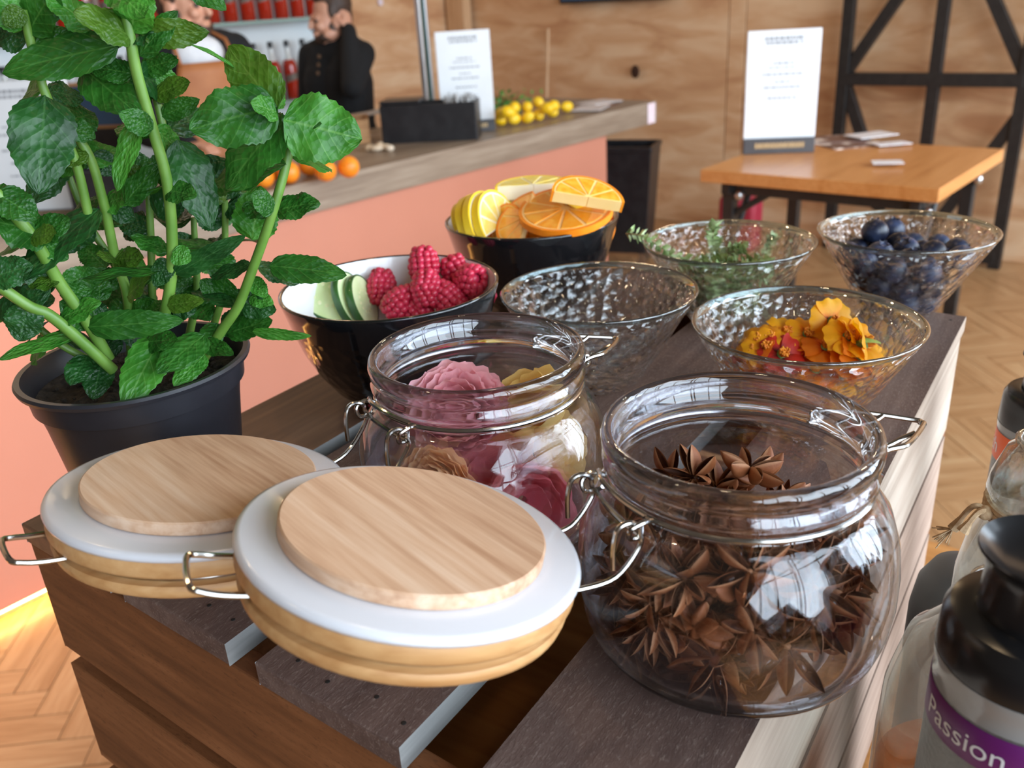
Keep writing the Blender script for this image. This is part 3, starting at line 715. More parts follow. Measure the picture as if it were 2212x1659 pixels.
person('dark haired person in a black sweater holding a hand behind the head', (p_.x, p_.y, 0), math.radians(-32), math.radians(-34), .985,
       [[(.185, .01, 1.385), (.255, -.19, 1.235), (.115, .0, 1.50), (-.25, .25, 1), (-1, .1, 0)],
        [(-.185, .01, 1.385), (-.235, -.02, 1.10), (-.16, -.20, .96), (.5, -.7, -.3), (0, 0, -1)]])
p_ = on_y(405, 60, 3.95)
person('person in a black jacket and white shirt wearing a tan apron behind the bar', (p_.x, p_.y, 0), math.radians(38), math.radians(32), 1.05,
       [[(.185, .01, 1.385), (.25, -.03, 1.11), (.17, -.24, 1.07), (-.3, -.9, .05), (0, 0, -1)],
        [(-.185, .01, 1.385), (-.245, -.02, 1.11), (-.17, -.24, 1.07), (.3, -.9, .05), (0, 0, -1)]], apron=True)

# ================================================================== CRATE AND THE TABLE IT STANDS ON
T = 1.335
NL = Vector((-.29, .444, 0)); E1 = Vector((.787, -.617, 0)); E2 = Vector((.5693, .8221, 0))
def SL(s, l, z): return NL + E1*s + E2*l + Vector((0, 0, z))
m_stain = wood('dark_stained_board', [srgb(80, 60, 53), srgb(103, 81, 73), srgb(125, 103, 94)], 'Y', 1.0, rough=.7, bump=.7, bdist=.0012, spec=.3, speck=(srgb(158, 140, 130), 750))
m_side = wood('brown_stained_board', [srgb(92, 56, 32), srgb(124, 78, 46), srgb(150, 98, 62)], 'X', 1.0, rough=.7, bump=.4, bdist=.0008, spec=.25, speck=(srgb(84, 50, 28), 500))
m_raw = wood('raw_pale_edge', [srgb(140, 122, 106), srgb(178, 160, 144), srgb(200, 186, 170)], 'Y', 1.0, rough=.75, bump=.35, bdist=.0006, fine=.6)
m_raw2 = wood('weathered_pale_board', [srgb(140, 116, 102), srgb(170, 146, 130), srgb(190, 168, 152)], 'Y', 1.0, rough=.75, bump=.35, bdist=.0006)
m_grey = wood('weathered_grey_edge', [srgb(96, 94, 92), srgb(126, 126, 124), srgb(150, 150, 148)], 'Y', 1.0, rough=.8, bump=.3, bdist=.0006)
m_smooth = wood('smooth_brown_board', [srgb(84, 58, 42), srgb(112, 80, 60), srgb(136, 102, 78)], 'Y', 1.0, rough=.5, bump=.1)
m_nail = P('nail_hole', (.008, .006, .005), .7, c2=(.015, .012, .01), nscale=200)
crate_rz = math.atan2(E2.y, E2.x)-PI/2
crate = thing('wooden_crate', 'upturned dark stained wooden slat crate carrying the jars and bowls', 'crate', SL(.2085, .3, T-.30), crate_rz)
ROT = Matrix.Rotation(-crate_rz, 3, 'Z')
def cb(name, s0, s1, l0, l1, z0, z1, mats, side=None, bevel=.0012, skew=0, parent=crate):
    """a board given in crate coordinates; long side faces take the second material"""
    vs = []
    for z in (z0, z1):
        for (s, l) in ((s0+skew, l0), (s1+skew, l0), (s1, l1), (s0, l1)):
            vs.append(ROT @ (SL(s, l, z)-crate.location))
    m = MB(); m.add(vs, [(3, 2, 1, 0), (4, 5, 6, 7), (0, 1, 5, 4), (2, 3, 7, 6)], 0); m.add(vs, [(1, 2, 6, 5), (3, 0, 4, 7)], side or 0)
    return m.build(name, mats, parent, smooth=False, bevel=bevel)
slats = [(0, .090, m_smooth, 0), (.104, .192, m_stain, 0), (.218, .306, m_stain, -.004), (.336, .417, m_stain, 0)]
for k, (s0, s1, mm, sk) in enumerate(slats):
    sl = cb('slat', s0, s1, -.001, .6, T-.013, T, [mm, m_raw if k == 3 else m_grey], 1, skew=sk)
    for l in (.011, .588):
        for f_ in (.14, .38, .66, .88):
            p = ROT @ (SL(s0+(s1-s0)*f_, l+.003*math.sin(9*f_+k), T)-crate.location)
            MB().lathe([(0, .0003), (.0011, .0002), (.0013, -.001)], 8, T=Matrix.Translation(p)).build('nail_hole', m_nail, sl)
for q, (z0, z1) in enumerate(((.0135, .090), (.103, .182), (.195, .272))):
    cb('end_board', .002, .415, .0, .014, T-z1, T-z0, [m_side])
    cb('end_board', .002, .415, .586, .6, T-z1, T-z0, [m_side])
for q, (z0, z1) in enumerate(((.0135, .098), (.105, .198), (.205, .298))):
    cb('side_board', .4035, .4165, .015, .585, T-z1, T-z0, [m_raw2, m_raw if q == 0 else m_raw2], 1)
    cb('side_board', .0005, .0135, .015, .585, T-z1, T-z0, [m_side, m_side], 1)
for s in (.015, .377):
    for l in (.016, .559): cb('corner_post', s, s+.025, l, l+.025, T-.298, T-.0145, [m_side])
# serving table
m_serv = wood('serving_table_oak', [srgb(176, 116, 60), srgb(202, 142, 82), srgb(216, 160, 100)], 'X', .7, rough=.4, bump=.05)
ZS = T-.302
c0 = SL(.42, .25, 0)
stb = thing('serving_table', 'honey oak high table under the crate and syrup bottles', 'table', (c0.x, c0.y, 0), crate_rz)
RT = lambda s, l, z: ROT @ (SL(s, l, z)-Vector((c0.x, c0.y, 0)))
def hexa(name, s0, s1, l0, l1, z0, z1, mat):
    vs = [RT(s, l, z) for z in (z0, z1) for (s, l) in ((s0, l0), (s1, l0), (s1, l1), (s0, l1))]
    MB().add(vs, [(3, 2, 1, 0), (4, 5, 6, 7), (0, 1, 5, 4), (2, 3, 7, 6), (1, 2, 6, 5), (3, 0, 4, 7)]).build(name, mat, stb, smooth=False, bevel=.002)
hexa('table_top', -.015, .95, -.16, .728, ZS-.04, ZS, m_serv)
for s in (.02, .85):
    for l in (-.12, .64): hexa('leg', s, s+.06, l, l+.06, 0, ZS-.041, m_serv)
hexa('apron', .05, .88, -.10, -.08, ZS-.12, ZS-.042, m_serv); hexa('apron', .05, .88, .66, .68, ZS-.12, ZS-.042, m_serv)

# ================================================================== GLASS
m_jar = thin_glass('jar_glass', (.965, .965, .985), bump=.05, bscale=30, bdist=.001, refr=.2, f0=.04)
m_neck = thin_glass('jar_neck_glass', (.945, .95, .985), refr=.75, f0=.05)
m_bowlg = thin_glass('hammered_glass', (.985, .99, .99), bump=1.0, bscale=130, bdist=.0045, refr=.25, f0=.06)
m_rimg = thin_glass('bowl_rim_glass', (.86, .95, .96), refr=.8, f0=.12)
m_wire = P('chrome_wire', (.52, .50, .47), .16, metal=1, c2=(.44, .41, .37), nscale=90)
m_bam = wood('bamboo', [srgb(172, 130, 100), srgb(200, 162, 132), srgb(218, 188, 162)], 'X', 3.2, rough=.45, bump=.08, fine=.8)
m_bame = wood('bamboo_edge', [srgb(166, 116, 68), srgb(190, 144, 94), srgb(206, 164, 116)], 'X', 1.6, rough=.5, bump=.1)
m_lacq = P('white_lacquer', (.64, .635, .665), .24, c2=(.62, .615, .645), nscale=4, coat=.2)
m_gask = P('dark_groove', (.05, .028, .015), .6, c2=(.08, .04, .02), nscale=40)
def circ_pts(c, r, n, ax=(1, 0, 0), ay=(0, 1, 0), a0=0, a1=2*PI):
    c = Vector(c); ax = Vector(ax); ay = Vector(ay)
    return [c+(ax*math.cos(a0+(a1-a0)*k/n)+ay*math.sin(a0+(a1-a0)*k/n))*r for k in range(n+1)]
def arcs(pts, n=6):
    """smooth curve through points"""
    pts = [Vector(p) for p in pts]; out = []
    for i in range(len(pts)-1):
        p0 = pts[max(i-1, 0)]; p1 = pts[i]; p2 = pts[i+1]; p3 = pts[min(i+2, len(pts)-1)]
        for k in range(n):
            t_ = k/n
            out.append(.5*((2*p1)+(p2-p0)*t_+(2*p0-5*p1+4*p2-p3)*t_*t_+(3*p1-p0-3*p2+p3)*t_**3))
    return out+[pts[-1]]
def clip_jar(label, c, lid_c, lid_n):
    """clip-top jar; local -x points at the hinge, the lid hangs open there"""
    d = Vector((c[0]-lid_c[0], c[1]-lid_c[1])); rz = math.atan2(d.y, d.x)
    j = thing('clip_jar', label, 'jar', (c[0], c[1], T+.0006), rz)
    body = [(.0625, .0105), (.0648, .018), (.0664, .030), (.0664, .042), (.0650, .055), (.0612, .067), (.0560, .0745), (.0525, .079),
            (.0498, .079), (.0535, .0725), (.0588, .0655), (.0626, .054), (.0640, .042), (.0640, .030), (.0622, .018), (.0596, .0115), (.0625, .0105)]
    MB().lathe(body, 72).build('glass_body', m_jar, j, angle=None)
    MB().lathe([(0, .0012), (.046, .0012), (.050, .0), (.0560, .0018), (.0602, .0058), (.0625, .0105), (.0596, .0115), (.0565, .0085), (.051, .0062), (.044, .0055), (0, .0055)], 72).build('glass_base', m_neck, j, angle=None)
    neck = [(.0525, .079), (.0517, .0815), (.0525, .0845), (.0548, .086), (.0552, .0885), (.0535, .0905), (.0532, .0925), (.0552, .0945), (.0556, .0985), (.0547, .1013), (.0530, .1022),
            (.0512, .1015), (.0503, .0985), (.0500, .0925), (.0485, .0905), (.0485, .0885), (.0502, .0865), (.0502, .0835), (.0498, .079)]
    MB().lathe(neck, 72).build('glass_neck', m_neck, j, angle=None)
    wr_ = .0011
    MB().tube(circ_pts((0, 0, .0818), .0534, 71)[:-1], wr_, 8, closed=True).build('neck_wire', m_wire, j)
    # hinge: fixed bracket loops, and the two lid arms hooked into them
    for s in (-1, 1):
        MB().tube(arcs([(-.0505, s*.019, .0818), (-.0555, s*.021, .0835), (-.0605, s*.0205, .0815), (-.0600, s*.0195, .0770), (-.0555, s*.0185, .0765), (-.0535, s*.016, .0790)]), wr_, 8).build('hinge_loop', m_wire, j)
    MB().tube(arcs([(-.0555, -.0185, .0765), (-.0572, -.008, .0772), (-.0572, .008, .0772), (-.0555, .0185, .0765)]), wr_, 8).build('hinge_bar', m_wire, j)
    MB().tube(arcs([(-.0535, -.019, .0850), (-.0575, -.008, .0868), (-.0575, .008, .0868), (-.0535, .019, .0850)]), wr_, 8).build('hinge_bar', m_wire, j)
    # clasp bail on the far side
    MB().tube(arcs([(.0515, -.0190, .0830), (.0600, -.0195, .0845), (.0720, -.0180, .0835), (.0955, -.003, .0800), (.0965, .000, .0798), (.0955, .003, .0800), (.0720, .0180, .0835), (.0600, .0195, .0845), (.0515, .0190, .0830)], 8), wr_*1.1, 8).build('clasp_bail', m_wire, j)
    MB().tube(arcs([(.0545, -.010, .0800), (.0660, -.0110, .0800), (.0780, -.0090, .0805), (.0840, -.0095, .0818)]), wr_, 8).build('clasp_lever', m_wire, j)
    MB().tube(arcs([(.0545, .010, .0800), (.0660, .0110, .0800), (.0780, .0090, .0805), (.0840, .0095, .0818)]), wr_, 8).build('clasp_lever', m_wire, j)
    for s in (-1, 1): MB().tube(circ_pts((.0562, s*.0192, .0835), .0030, 16, (1, 0, 0), (0, 0, 1))[:-1], wr_, 8, closed=True).build('clasp_eye', m_wire, j)
    # lid
    Rj = Matrix.Rotation(-rz, 3, 'Z')
    loc = Rj @ (Vector(lid_c)-j.location); n = Rj @ Vector(lid_n)
    x = Vector((1, 0, 0)); x = (x-n*x.dot(n)).normalized(); y = n.cross(x)
    M4 = Matrix((x, y, n)).transposed()
    lid = MB().lathe([(0, -.0094), (.0602, -.0093), (.0608, -.0105), (.0608, -.0150), (.0600, -.0164), (.0560, -.0172), (.0550, -.0186), (.0560, -.0200), (.0586, -.0204),
                      (.0594, -.0218), (.0586, -.0248), (.0560, -.0268), (.050, -.0272), (0, -.0272)], 72).build('lid', m_bame, j, angle=50, loc=loc, rot=M4.to_euler())
    MB().lathe([(0, -.0055), (.0592, -.0057), (.0610, -.0063), (.0617, -.0078), (.0612, -.0092), (0, -.0094)], 72).build('white_ring', m_lacq, lid, angle=None)
    MB().lathe([(0, 0), (.0468, 0), (.0475, -.0006), (.0475, -.0050), (.0468, -.0056), (0, -.0056)], 72).build('wooden_disc', m_bam, lid, angle=40, rot=(0, 0, -.82-rz))
    MB().tube(circ_pts((0, 0, -.0186), .0555, 71)[:-1], wr_, 8, closed=True).build('groove_wire', m_wire, lid)
    MB().tube(arcs([(-.0570, -.0125, -.0186), (-.0650, -.0122, -.0180), (-.0715, -.0115, -.0168), (-.0752, -.0085, -.0160), (-.0752, .0085, -.0160), (-.0715, .0115, -.0168), (-.0650, .0122, -.0180), (-.0570, .0125, -.0186)], 4), wr_*1.05, 8).build('wire_handle', m_wire, lid)
    for s in (-1, 1):
        e = loc + M4 @ Vector((.0555, s*.019, -.0186)); e2 = loc + M4 @ Vector((.0615, s*.0195, -.0190))
        L0 = Vector((-.0600, s*.0200, .0790))
        hook = [L0+Vector((.003, 0, .003)), L0+Vector((-.001, 0, .0055)), L0+Vector((-.0055, 0, .004)), L0+Vector((-.0075, 0, -.003)), L0+Vector((-.0078, 0, -.013))]
        mid = (e2+L0)/2+Vector((.004, 0, -.008))
        MB().tube(arcs([e, e2, mid, L0+Vector((.0035, 0, -.006)), L0+Vector((.0035, 0, .0)), *hook], 5), wr_, 8).build('hinge_arm', m_wire, j)
    return j
JA = clip_jar('big clear clip jar full of star anise with its bamboo lid hanging open', (.090, .314), (-.0375, .2672, CAMZ-.1693), (.232, .101, .967))
JB = clip_jar('clear clip jar holding pink and yellow rose heads with its bamboo lid open', (-.017, .416), (-.1341, .3303, CAMZ-.1784), (.123, .114, .986))

def glass_bowl(label, c):
    b = thing('glass_bowl', label, 'bowl', (c[0], c[1], T+.0006), random.uniform(0, 6))
    R, r0, h = .0695, .0265, .0715
    def rr_(z, off=0): 
        t_ = z/h; return r0+(R-r0)*(t_**.93)-off
    out = [(0, .001), (.020, .0), (.0255, .0012)]+[(rr_(z), z) for z in (.006, .012, .02, .03, .04, .05, .06, .0675)]
    inn = [(rr_(z, .0026), z) for z in (.0675, .06, .05, .04, .03, .02, .012, .008)]+[(.02, .0055), (0, .005)]
    MB().lathe(out+inn, 64).build('bowl', m_bowlg, b, angle=None)
    MB().lathe([(rr_(.0675), .0675), (rr_(.0700)+.0003, .0700), (rr_(.0715), .0713), (rr_(.0715)-.0013, .0720), (rr_(.0715)-.0028, .0712), (rr_(.0675, .0026), .0675)], 64).build('rim', m_rimg, b, angle=None)
    return b
GB = {'E': (.0650, .592), 'F': (.184, .700), 'G': (.329, .698), 'H': (.183, .505)}
glass_bowl('empty hammered glass bowl beside the black raspberry bowl', GB['E'])
glass_bowl('hammered glass bowl holding sprigs of thyme', GB['F'])
glass_bowl('hammered glass bowl full of blueberries at the crate corner', GB['G'])
glass_bowl('hammered glass bowl of orange marigold flowers', GB['H'])

m_bowlk = P('black_glaze', (.006, .006, .007), .12, coat=.6, c2=(.009, .009, .01), nscale=10, bump=.55, bscale=120, bdist=.0022, voronoi=True)
m_bowlks = P('black_glaze_smooth', (.006, .006, .007), .10, coat=.6, c2=(.009, .009, .01), nscale=10)
m_boww = P('white_glaze', (.80, .80, .80), .12, coat=.4, c2=(.78, .77, .76), nscale=5)
def black_bowl(label, c):
    b = thing('black_bowl', label, 'bowl', (c[0], c[1], T+.0006), random.uniform(0, 6))
    MB().lathe([(0, .0015), (.028, .0015), (.030, 0), (.034, 0), (.036, .003), (.047, .012), (.0575, .027), (.0655, .044), (.0700, .058), (.0712, .062)], 72).build('hammered_outside', m_bowlk, b, angle=None)
    MB().lathe([(.0712, .062), (.0745, .0745), (.0768, .0825), (.0766, .0838), (.0752, .0842), (.0742, .0833)], 72).build('black_rim', m_bowlks, b, angle=None)
    MB().lathe([(.0742, .0833), (.0722, .074), (.0672, .058), (.0622, .044), (.054, .028), (.043, .0145), (.030, .006), (0, .0045)], 72).build('white_inside', m_boww, b, angle=None)
    return b
CB = (-.0814, .595); DB = (.0264, .772)
black_bowl('black outside white inside bowl of raspberries and cucumber', CB)
black_bowl('black bowl heaped with orange and lemon slices', DB)

# ================================================================== CONTENTS
def pack(n, r, radf, seed, z0, cx=0, cy=0, it=320, top=.2):
    rg = np.random.default_rng(seed)
    p = np.stack([rg.normal(cx, .02, n), rg.normal(cy, .02, n), rg.uniform(z0+r, top, n)], 1)
    for i in range(it):
        p[:, 2] -= .0009 if i < it*.8 else .0002
        for _ in range(2):
            d = p[:, None]-p[None]; L = np.sqrt((d**2).sum(-1))+np.eye(n)
            ov = np.clip(2*r-L, 0, None); np.fill_diagonal(ov, 0)
            p += (d/L[..., None]*ov[..., None]*.5).sum(1)*.6
            p[:, 2] = np.maximum(p[:, 2], z0+r)
            R = np.hypot(p[:, 0], p[:, 1])+1e-9; mx = np.array([radf(z) for z in p[:, 2]])-r
            k = np.minimum(1, mx/R); p[:, 0] *= k; p[:, 1] *= k
    return p
# blueberries
m_blue = P('blueberry_skin', srgb(20, 24, 42), .38, c2=srgb(62, 74, 106), nscale=55, ndet=5, nlo=.42, nhi=.7, rnd=1)
m_crown = P('blueberry_crown', srgb(26, 26, 42), .6, c2=srgb(40, 40, 60), nscale=200)
R_ = .0112
bb = thing('blueberry', 'plump blueberry in the glass bowl', 'blueberry', (0, 0, 0), 0, 'blueberries in the glass bowl')
MB().lathe([(0, -R_*.92)]+[(R_*math.cos(a), R_*.92*math.sin(a)) for a in (-1.2, -.85, -.5, -.15, .2, .55, .9, 1.15)]+[(R_*.30, R_*.90), (R_*.22, R_*.80), (0, R_*.78)], 20).build('skin', m_blue, bb)
cr = MB()
for k in range(5):
    a = 2*PI*k/5; c, s = math.cos(a), math.sin(a); c2, s2 = math.cos(a+.55), math.sin(a+.55); c3, s3 = math.cos(a-.55), math.sin(a-.55)
    cr.add([(c3*R_*.27, s3*R_*.27, R_*.86), (c2*R_*.27, s2*R_*.27, R_*.86), (c*R_*.50, s*R_*.50, R_*1.0)], [(0, 1, 2)])
cr.build('crown', m_crown, bb)
gx, gy = GB['G']
pts = pack(44, R_*.97, lambda z: .0225+(max(z, 0)/.0715)**.93*.043, 3, .0055, -.008, .006)
for i, p in enumerate(pts):
    e = (random.gauss(.2, .8), random.gauss(0, .8), random.uniform(0, 6))
    if i == 0: bb.location = (gx+p[0], gy+p[1], T+p[2]); bb.rotation_euler = e
    else: dup(bb, (gx+p[0], gy+p[1], T+p[2]), e)

# raspberries
m_rasp = P('raspberry_flesh', srgb(176, 26, 54), .35, c2=srgb(206, 52, 84), nscale=120, sss=.12, coat=.15, rnd=1)
R_ = .0118
rm = MB(); rr = random.Random(2)
ring = [(-.92, 5), (-.62, 9), (-.28, 12), (.08, 13), (.42, 12), (.72, 10), (.95, 8)]
for q, (zz, cnt) in enumerate(ring):
    rad = R_*math.sqrt(max(.05, 1-(zz*.72)**2))*(.82 if zz < .9 else .72)*(1-.22*(-zz if zz < 0 else 0))
    for k in range(cnt):
        a = 2*PI*(k+.5*(q % 2))/cnt+rr.uniform(-.05, .05)
        rm.ball((rad*math.cos(a), rad*math.sin(a), zz*R_*1.02), R_*.27*rr.uniform(.92, 1.08), 8, 6)
rm.ball((0, 0, -R_*1.05), R_*.24, 8, 6); rm.ball((0, 0, -.1*R_), (R_*.72, R_*.72, R_*.95), 14, 10)
rasp_me = rm.mesh('raspberry', m_rasp)
cal = MB().ball((0, 0, R_*.9), (R_*.42, R_*.42, R_*.2), 10, 6)
def rasp(loc, n, lab=None):
    o = put('raspberry', rasp_me, None, loc, eul(n, random.uniform(0, 6)))
    tag(o, lab or 'raspberry buried under the others in the white lined bowl', 'raspberry', 'raspberries in the black bowl')
zr = T+.068
for (x, y, z, n, lab) in ((916, 572, .083, (0, -.3, -1), 'topmost raspberry standing at the back of the heap'), (986, 590, .074, (.3, -.2, -1), 'raspberry between the topmost one and the hollow one'), (1014, 606, .075, (.5, -.75, .35), 'raspberry showing its hollow end at the bowl wall'),
        (921, 624, .072, (0, -.5, -.9), 'plump raspberry right below the topmost one'), (824, 620, .066, (-.1, -.5, -.9), 'raspberry leaning on the cucumber slices'), (866, 654, .062, (-.8, -.2, -.6), 'raspberry lying on its side at the front rim'),
        (898, 662, .058, (.4, -.6, -.7), 'low raspberry at the front rim beside the one on its side'), (968, 646, .064, (.6, -.3, -.6), 'raspberry at the front rim under the hollow one'), (948, 600, .060, (0, 0, 1), 'raspberry half hidden behind the plump one'), (872, 600, .052, (0, 0, 1), 'raspberry half hidden behind the one by the cucumber'), (1034, 622, .066, (.3, 0, -1), 'raspberry squeezed against the white bowl wall')):
    rasp(on_z(x, y, T+z), n, lab)
for p in pack(9, .0115, lambda z: .03+math.sqrt(max(z, 0)/.083)*.042, 5, .005, .012, .0, top=.09):
    rasp((CB[0]+p[0], CB[1]+p[1], T+p[2]), (random.gauss(0, 1), random.gauss(0, 1), random.gauss(0, 1)))
# cucumber slices
m_cskin = P('cucumber_skin', srgb(24, 66, 22), .35, c2=srgb(52, 100, 40), nscale=60, stretch=(1, 1, .2), coat=.2)
m_cfl = P('cucumber_flesh', srgb(196, 214, 150), .3, c2=srgb(224, 234, 192), nscale=40, sss=.1, coat=.2)
m_cseed = P('cucumber_seed', srgb(224, 226, 180), .35, c2=srgb(210, 216, 160), nscale=80)
def cuke(loc, n, d, rx, ry, th, lab):
    t_ = thing('cucumber_slice', lab, 'cucumber', loc, 0, 'cucumber slices in the black bowl', rot=eul2(n, d))
    SX = Matrix.Diagonal((rx, ry, 1, 1))
    MB().lathe([(.93, -th/2), (.985, -th/2), (1, -th/2+.0004), (1, th/2-.0004), (.985, th/2), (.93, th/2)], 40, T=SX).build('skin', m_cskin, t_)
    MB().lathe([(0, -th/2+.0002), (.94, -th/2+.0001), (.94, th/2-.0001), (0, th/2-.0002)], 40, T=SX).build('flesh', m_cfl, t_)
    sd = MB()
    for k in range(12): sd.ball((math.cos(2*PI*k/12)*rx*.42, math.sin(2*PI*k/12)*ry*.42, th/2-.0001), (rx*.10, ry*.06, .0004), 8, 5)
    sd.build('seeds', m_cseed, t_)
cuke(on_z(700, 640, T+.066), (.40, -.72, .60), (-.85, .1, .6), .0185, .027, .007, 'broad oval cucumber slice leaning at the bowl wall')
cuke(on_z(757, 648, T+.062), (.86, -.36, .34), (-.3, .2, 1), .017, .022, .006, 'cucumber slice standing on edge next to the raspberries')
cuke(on_z(782, 652, T+.060), (.9, -.25, .30), (-.3, .2, 1), .017, .021, .006, 'cucumber slice standing against the raspberries')

# citrus
m_ofl = P('orange_flesh', srgb(248, 150, 20), .3, c2=srgb(252, 178, 60), nscale=160, stretch=(1, 1, 1), coat=.3, sss=.08)
m_orind = P('orange_rind', srgb(244, 130, 14), .4, c2=srgb(250, 146, 30), nscale=60, bump=.2, bscale=900)
m_opith = P('orange_pith', srgb(250, 200, 120), .6, c2=srgb(252, 210, 140), nscale=30)
m_lfl = P('lemon_flesh', srgb(246, 216, 90), .3, c2=srgb(250, 230, 140), nscale=120, coat=.3, sss=.08)
m_lrind = P('lemon_rind', srgb(248, 206, 30), .4, c2=srgb(250, 214, 60), nscale=60, bump=.2, bscale=900)
m_lpith = P('lemon_pith', srgb(250, 240, 206), .6, c2=srgb(252, 246, 220), nscale=30)
def citrus(kind, loc, n, spin, r, th, lab, half=False, d=None):
    fl_, rd, pt = (m_ofl, m_orind, m_opith) if kind == 'orange' else (m_lfl, m_lrind, m_lpith)
    t_ = thing(kind+'_slice', lab, kind, loc, 0, 'cut citrus in the black bowl', rot=eul2(n, d) if d else eul(n, spin))
    N = 40; a1 = PI if half else 2*PI
    def band(r0, r1, z0, z1):
        m = MB(); prof = [(r1, z0), (r1, z1), (r0, z1), (r0, z0)]
        vs = []; fs = []
        for k in range(N+1):
            a = a1*k/N
            vs += [(q*math.cos(a), q*math.sin(a), z) for q, z in prof]
        for k in range(N):
            for e in range(4):
                f = (e+1) % 4; fs.append((k*4+e, (k+1)*4+e, (k+1)*4+f, k*4+f))
        if half: fs += [(0, 1, 2, 3), (4*N+3, 4*N+2, 4*N+1, 4*N)]
        return m.add(vs, fs)
    band(r*.93, r, -th/2, th/2).build('rind', rd, t_, angle=40)
    band(r*.02, r*.935, -th/2+.0003, th/2-.0003).build('pith', pt, t_, angle=40)
    sg = MB(); ns = 5 if half else 10
    for k in range(ns):
        a0 = a1*k/ns+.045; b0 = a1*(k+1)/ns-.045
        ol = [(r*.10*math.cos((a0+b0)/2), r*.10*math.sin((a0+b0)/2))]+[(r*.875*math.cos(a0+(b0-a0)*q/6), r*.875*math.sin(a0+(b0-a0)*q/6)) for q in range(7)]
        sg.prism(ol, -th/2-.0002, th/2+.0002)
    sg.build('segments', fl_, t_, angle=40)
    return t_
ZD = T+.083
citrus('orange', on_z(1222, 456, ZD+.012), (-.06, -.26, 1), .3, .0400, .006, 'whole round orange slice lying on top of the heap')
citrus('orange', on_z(1268, 436, ZD+.026), (.22, -.36, .9), -.55, .0300, .010, 'thick half orange slice resting on the round slice', True)
citrus('orange', on_z(1140, 474, ZD+.006), (-.45, -.40, .75), 2.0, .030, .006, 'half orange slice tucked under the round slice', True)
citrus('orange', on_z(1100, 494, ZD-.006), (-.75, -.6, .25), 0, .022, .006, 'orange slice on edge beside the lemon wedges')
for k, (x, y) in enumerate(((1128, 512), (1152, 514), (1180, 513), (1208, 511), (1236, 507), (1266, 500))):
    citrus('orange', on_z(x, y, ZD-.014), (-.55+.03*k, -.50, .62), 0, .027, .006, 'orange slice standing in the row under the round slice', True, d=(.35, -.1, 1))
for k, (x, y, r_, lab) in enumerate(((1078, 490, .033, 'tall lemon wedge leaning at the bowl front'), (1056, 490, .032, 'lemon wedge behind the tall lemon wedge'), (1034, 487, .028, 'small lemon wedge at the bowl wall'), (1012, 481, .020, 'lemon wedge sticking up at the bowl rim'))):
    citrus('lemon', on_z(x, y, ZD-.004), (.80, -.45, .40), 0, r_, .007, lab, True, d=(-.35, .1, 1))
citrus('lemon', on_z(1128, 440, ZD+.008), (.0, -.12, 1), 0, .033, .015, 'pale thick lemon piece lying at the back of the heap', True, d=(-.05, 1, .1))
citrus('lemon', on_z(1152, 414, ZD+.020), (.0, -.05, 1), 0, .034, .013, 'pale thick lemon piece topmost at the back of the heap', True, d=(0, 1, .1))
for k, (x, y) in enumerate(((1095, 484), (1190, 478), (1236, 474), (1130, 474), (1160, 462))):
    citrus('orange', on_z(x, y, ZD-.016), (.1*k-.2, -.25, 1), k, .023, .006, 'orange slice lying under the top layer of the heap')
le = thing('lemon_end', 'glossy lemon end cap behind the thick orange slice', 'lemon', on_z(1240, 418, ZD+.024), 0, None, rot=eul((.5, -.1, .8)))
MB().lathe([(.018, -.006), (.0178, .000), (.0155, .007), (.010, .0115), (.0045, .0135), (.003, .0155), (0, .016)], 28).build('peel', m_lrind, le)
MB().lathe([(0, -.0065), (.017, -.0065), (.0179, -.0058)], 28).build('flesh', m_lfl, le)
fill = pack(10, .016, lambda z: .03+math.sqrt(max(z, 0)/.083)*.042, 8, .005, top=.08)
for k, p in enumerate(fill):
    citrus('orange' if k % 3 else 'lemon', (DB[0]+p[0], DB[1]+p[1], T+min(p[2], .062)), (random.gauss(0, .5), random.gauss(0, .5), 1), random.uniform(0, 6), .016, .006, '%s slice buried deep in the black bowl' % ('orange' if k % 3 else 'lemon'))

# marigolds
def petal_mat(name, c, c2, mark=None):
    m, t, b = nt(name); b.inputs['Roughness'].default_value = .5
    b.inputs['Subsurface Weight'].default_value = .15; b.inputs['Subsurface Radius'].default_value = (.004, .002, .001); b.inputs['Subsurface Scale'].default_value = 1
    uvn = node(t, 'ShaderNodeUVMap'); sp = node(t, 'ShaderNodeSeparateXYZ'); lk(t, uvn.outputs[0], sp.inputs[0])
    mp = node(t, 'ShaderNodeMapping'); mp.inputs['Scale'].default_value = (2, 26, 1); lk(t, uvn.outputs[0], mp.inputs[0])
    n = node(t, 'ShaderNodeTexNoise', Scale=1.2, Detail=3); lk(t, mp.outputs[0], n.inputs['Vector'])
    a = node(t, 'ShaderNodeMath', operation='MULTIPLY_ADD'); a.inputs[1].default_value = .5; lk(t, n.outputs['Fac'], a.inputs[0]); lk(t, sp.outputs['X'], a.inputs[2])
    st = [(.35, c2), (1.0, c)] if not mark else [(.30, mark), (.42, c2), (.62, c)]
    r = ramp(t, a.outputs[0], st); lk(t, r.outputs['Color'], b.inputs['Base Color'])
    bp = node(t, 'ShaderNodeBump', Strength=.25, Distance=.0006); lk(t, n.outputs['Fac'], bp.inputs['Height']); lk(t, bp.outputs['Normal'], b.inputs['Normal'])
    tl = node(t, 'ShaderNodeBsdfTranslucent'); lk(t, r.outputs['Color'], tl.inputs['Color']); ms = node(t, 'ShaderNodeMixShader', Fac=.4)
    lk(t, b.outputs[0], ms.inputs[1]); lk(t, tl.outputs[0], ms.inputs[2]); lk(t, ms.outputs[0], t.nodes['Material Output'].inputs['Surface'])
    return m
m_mari = petal_mat('marigold_petal', srgb(250, 176, 14), srgb(244, 140, 6), srgb(150, 40, 10))
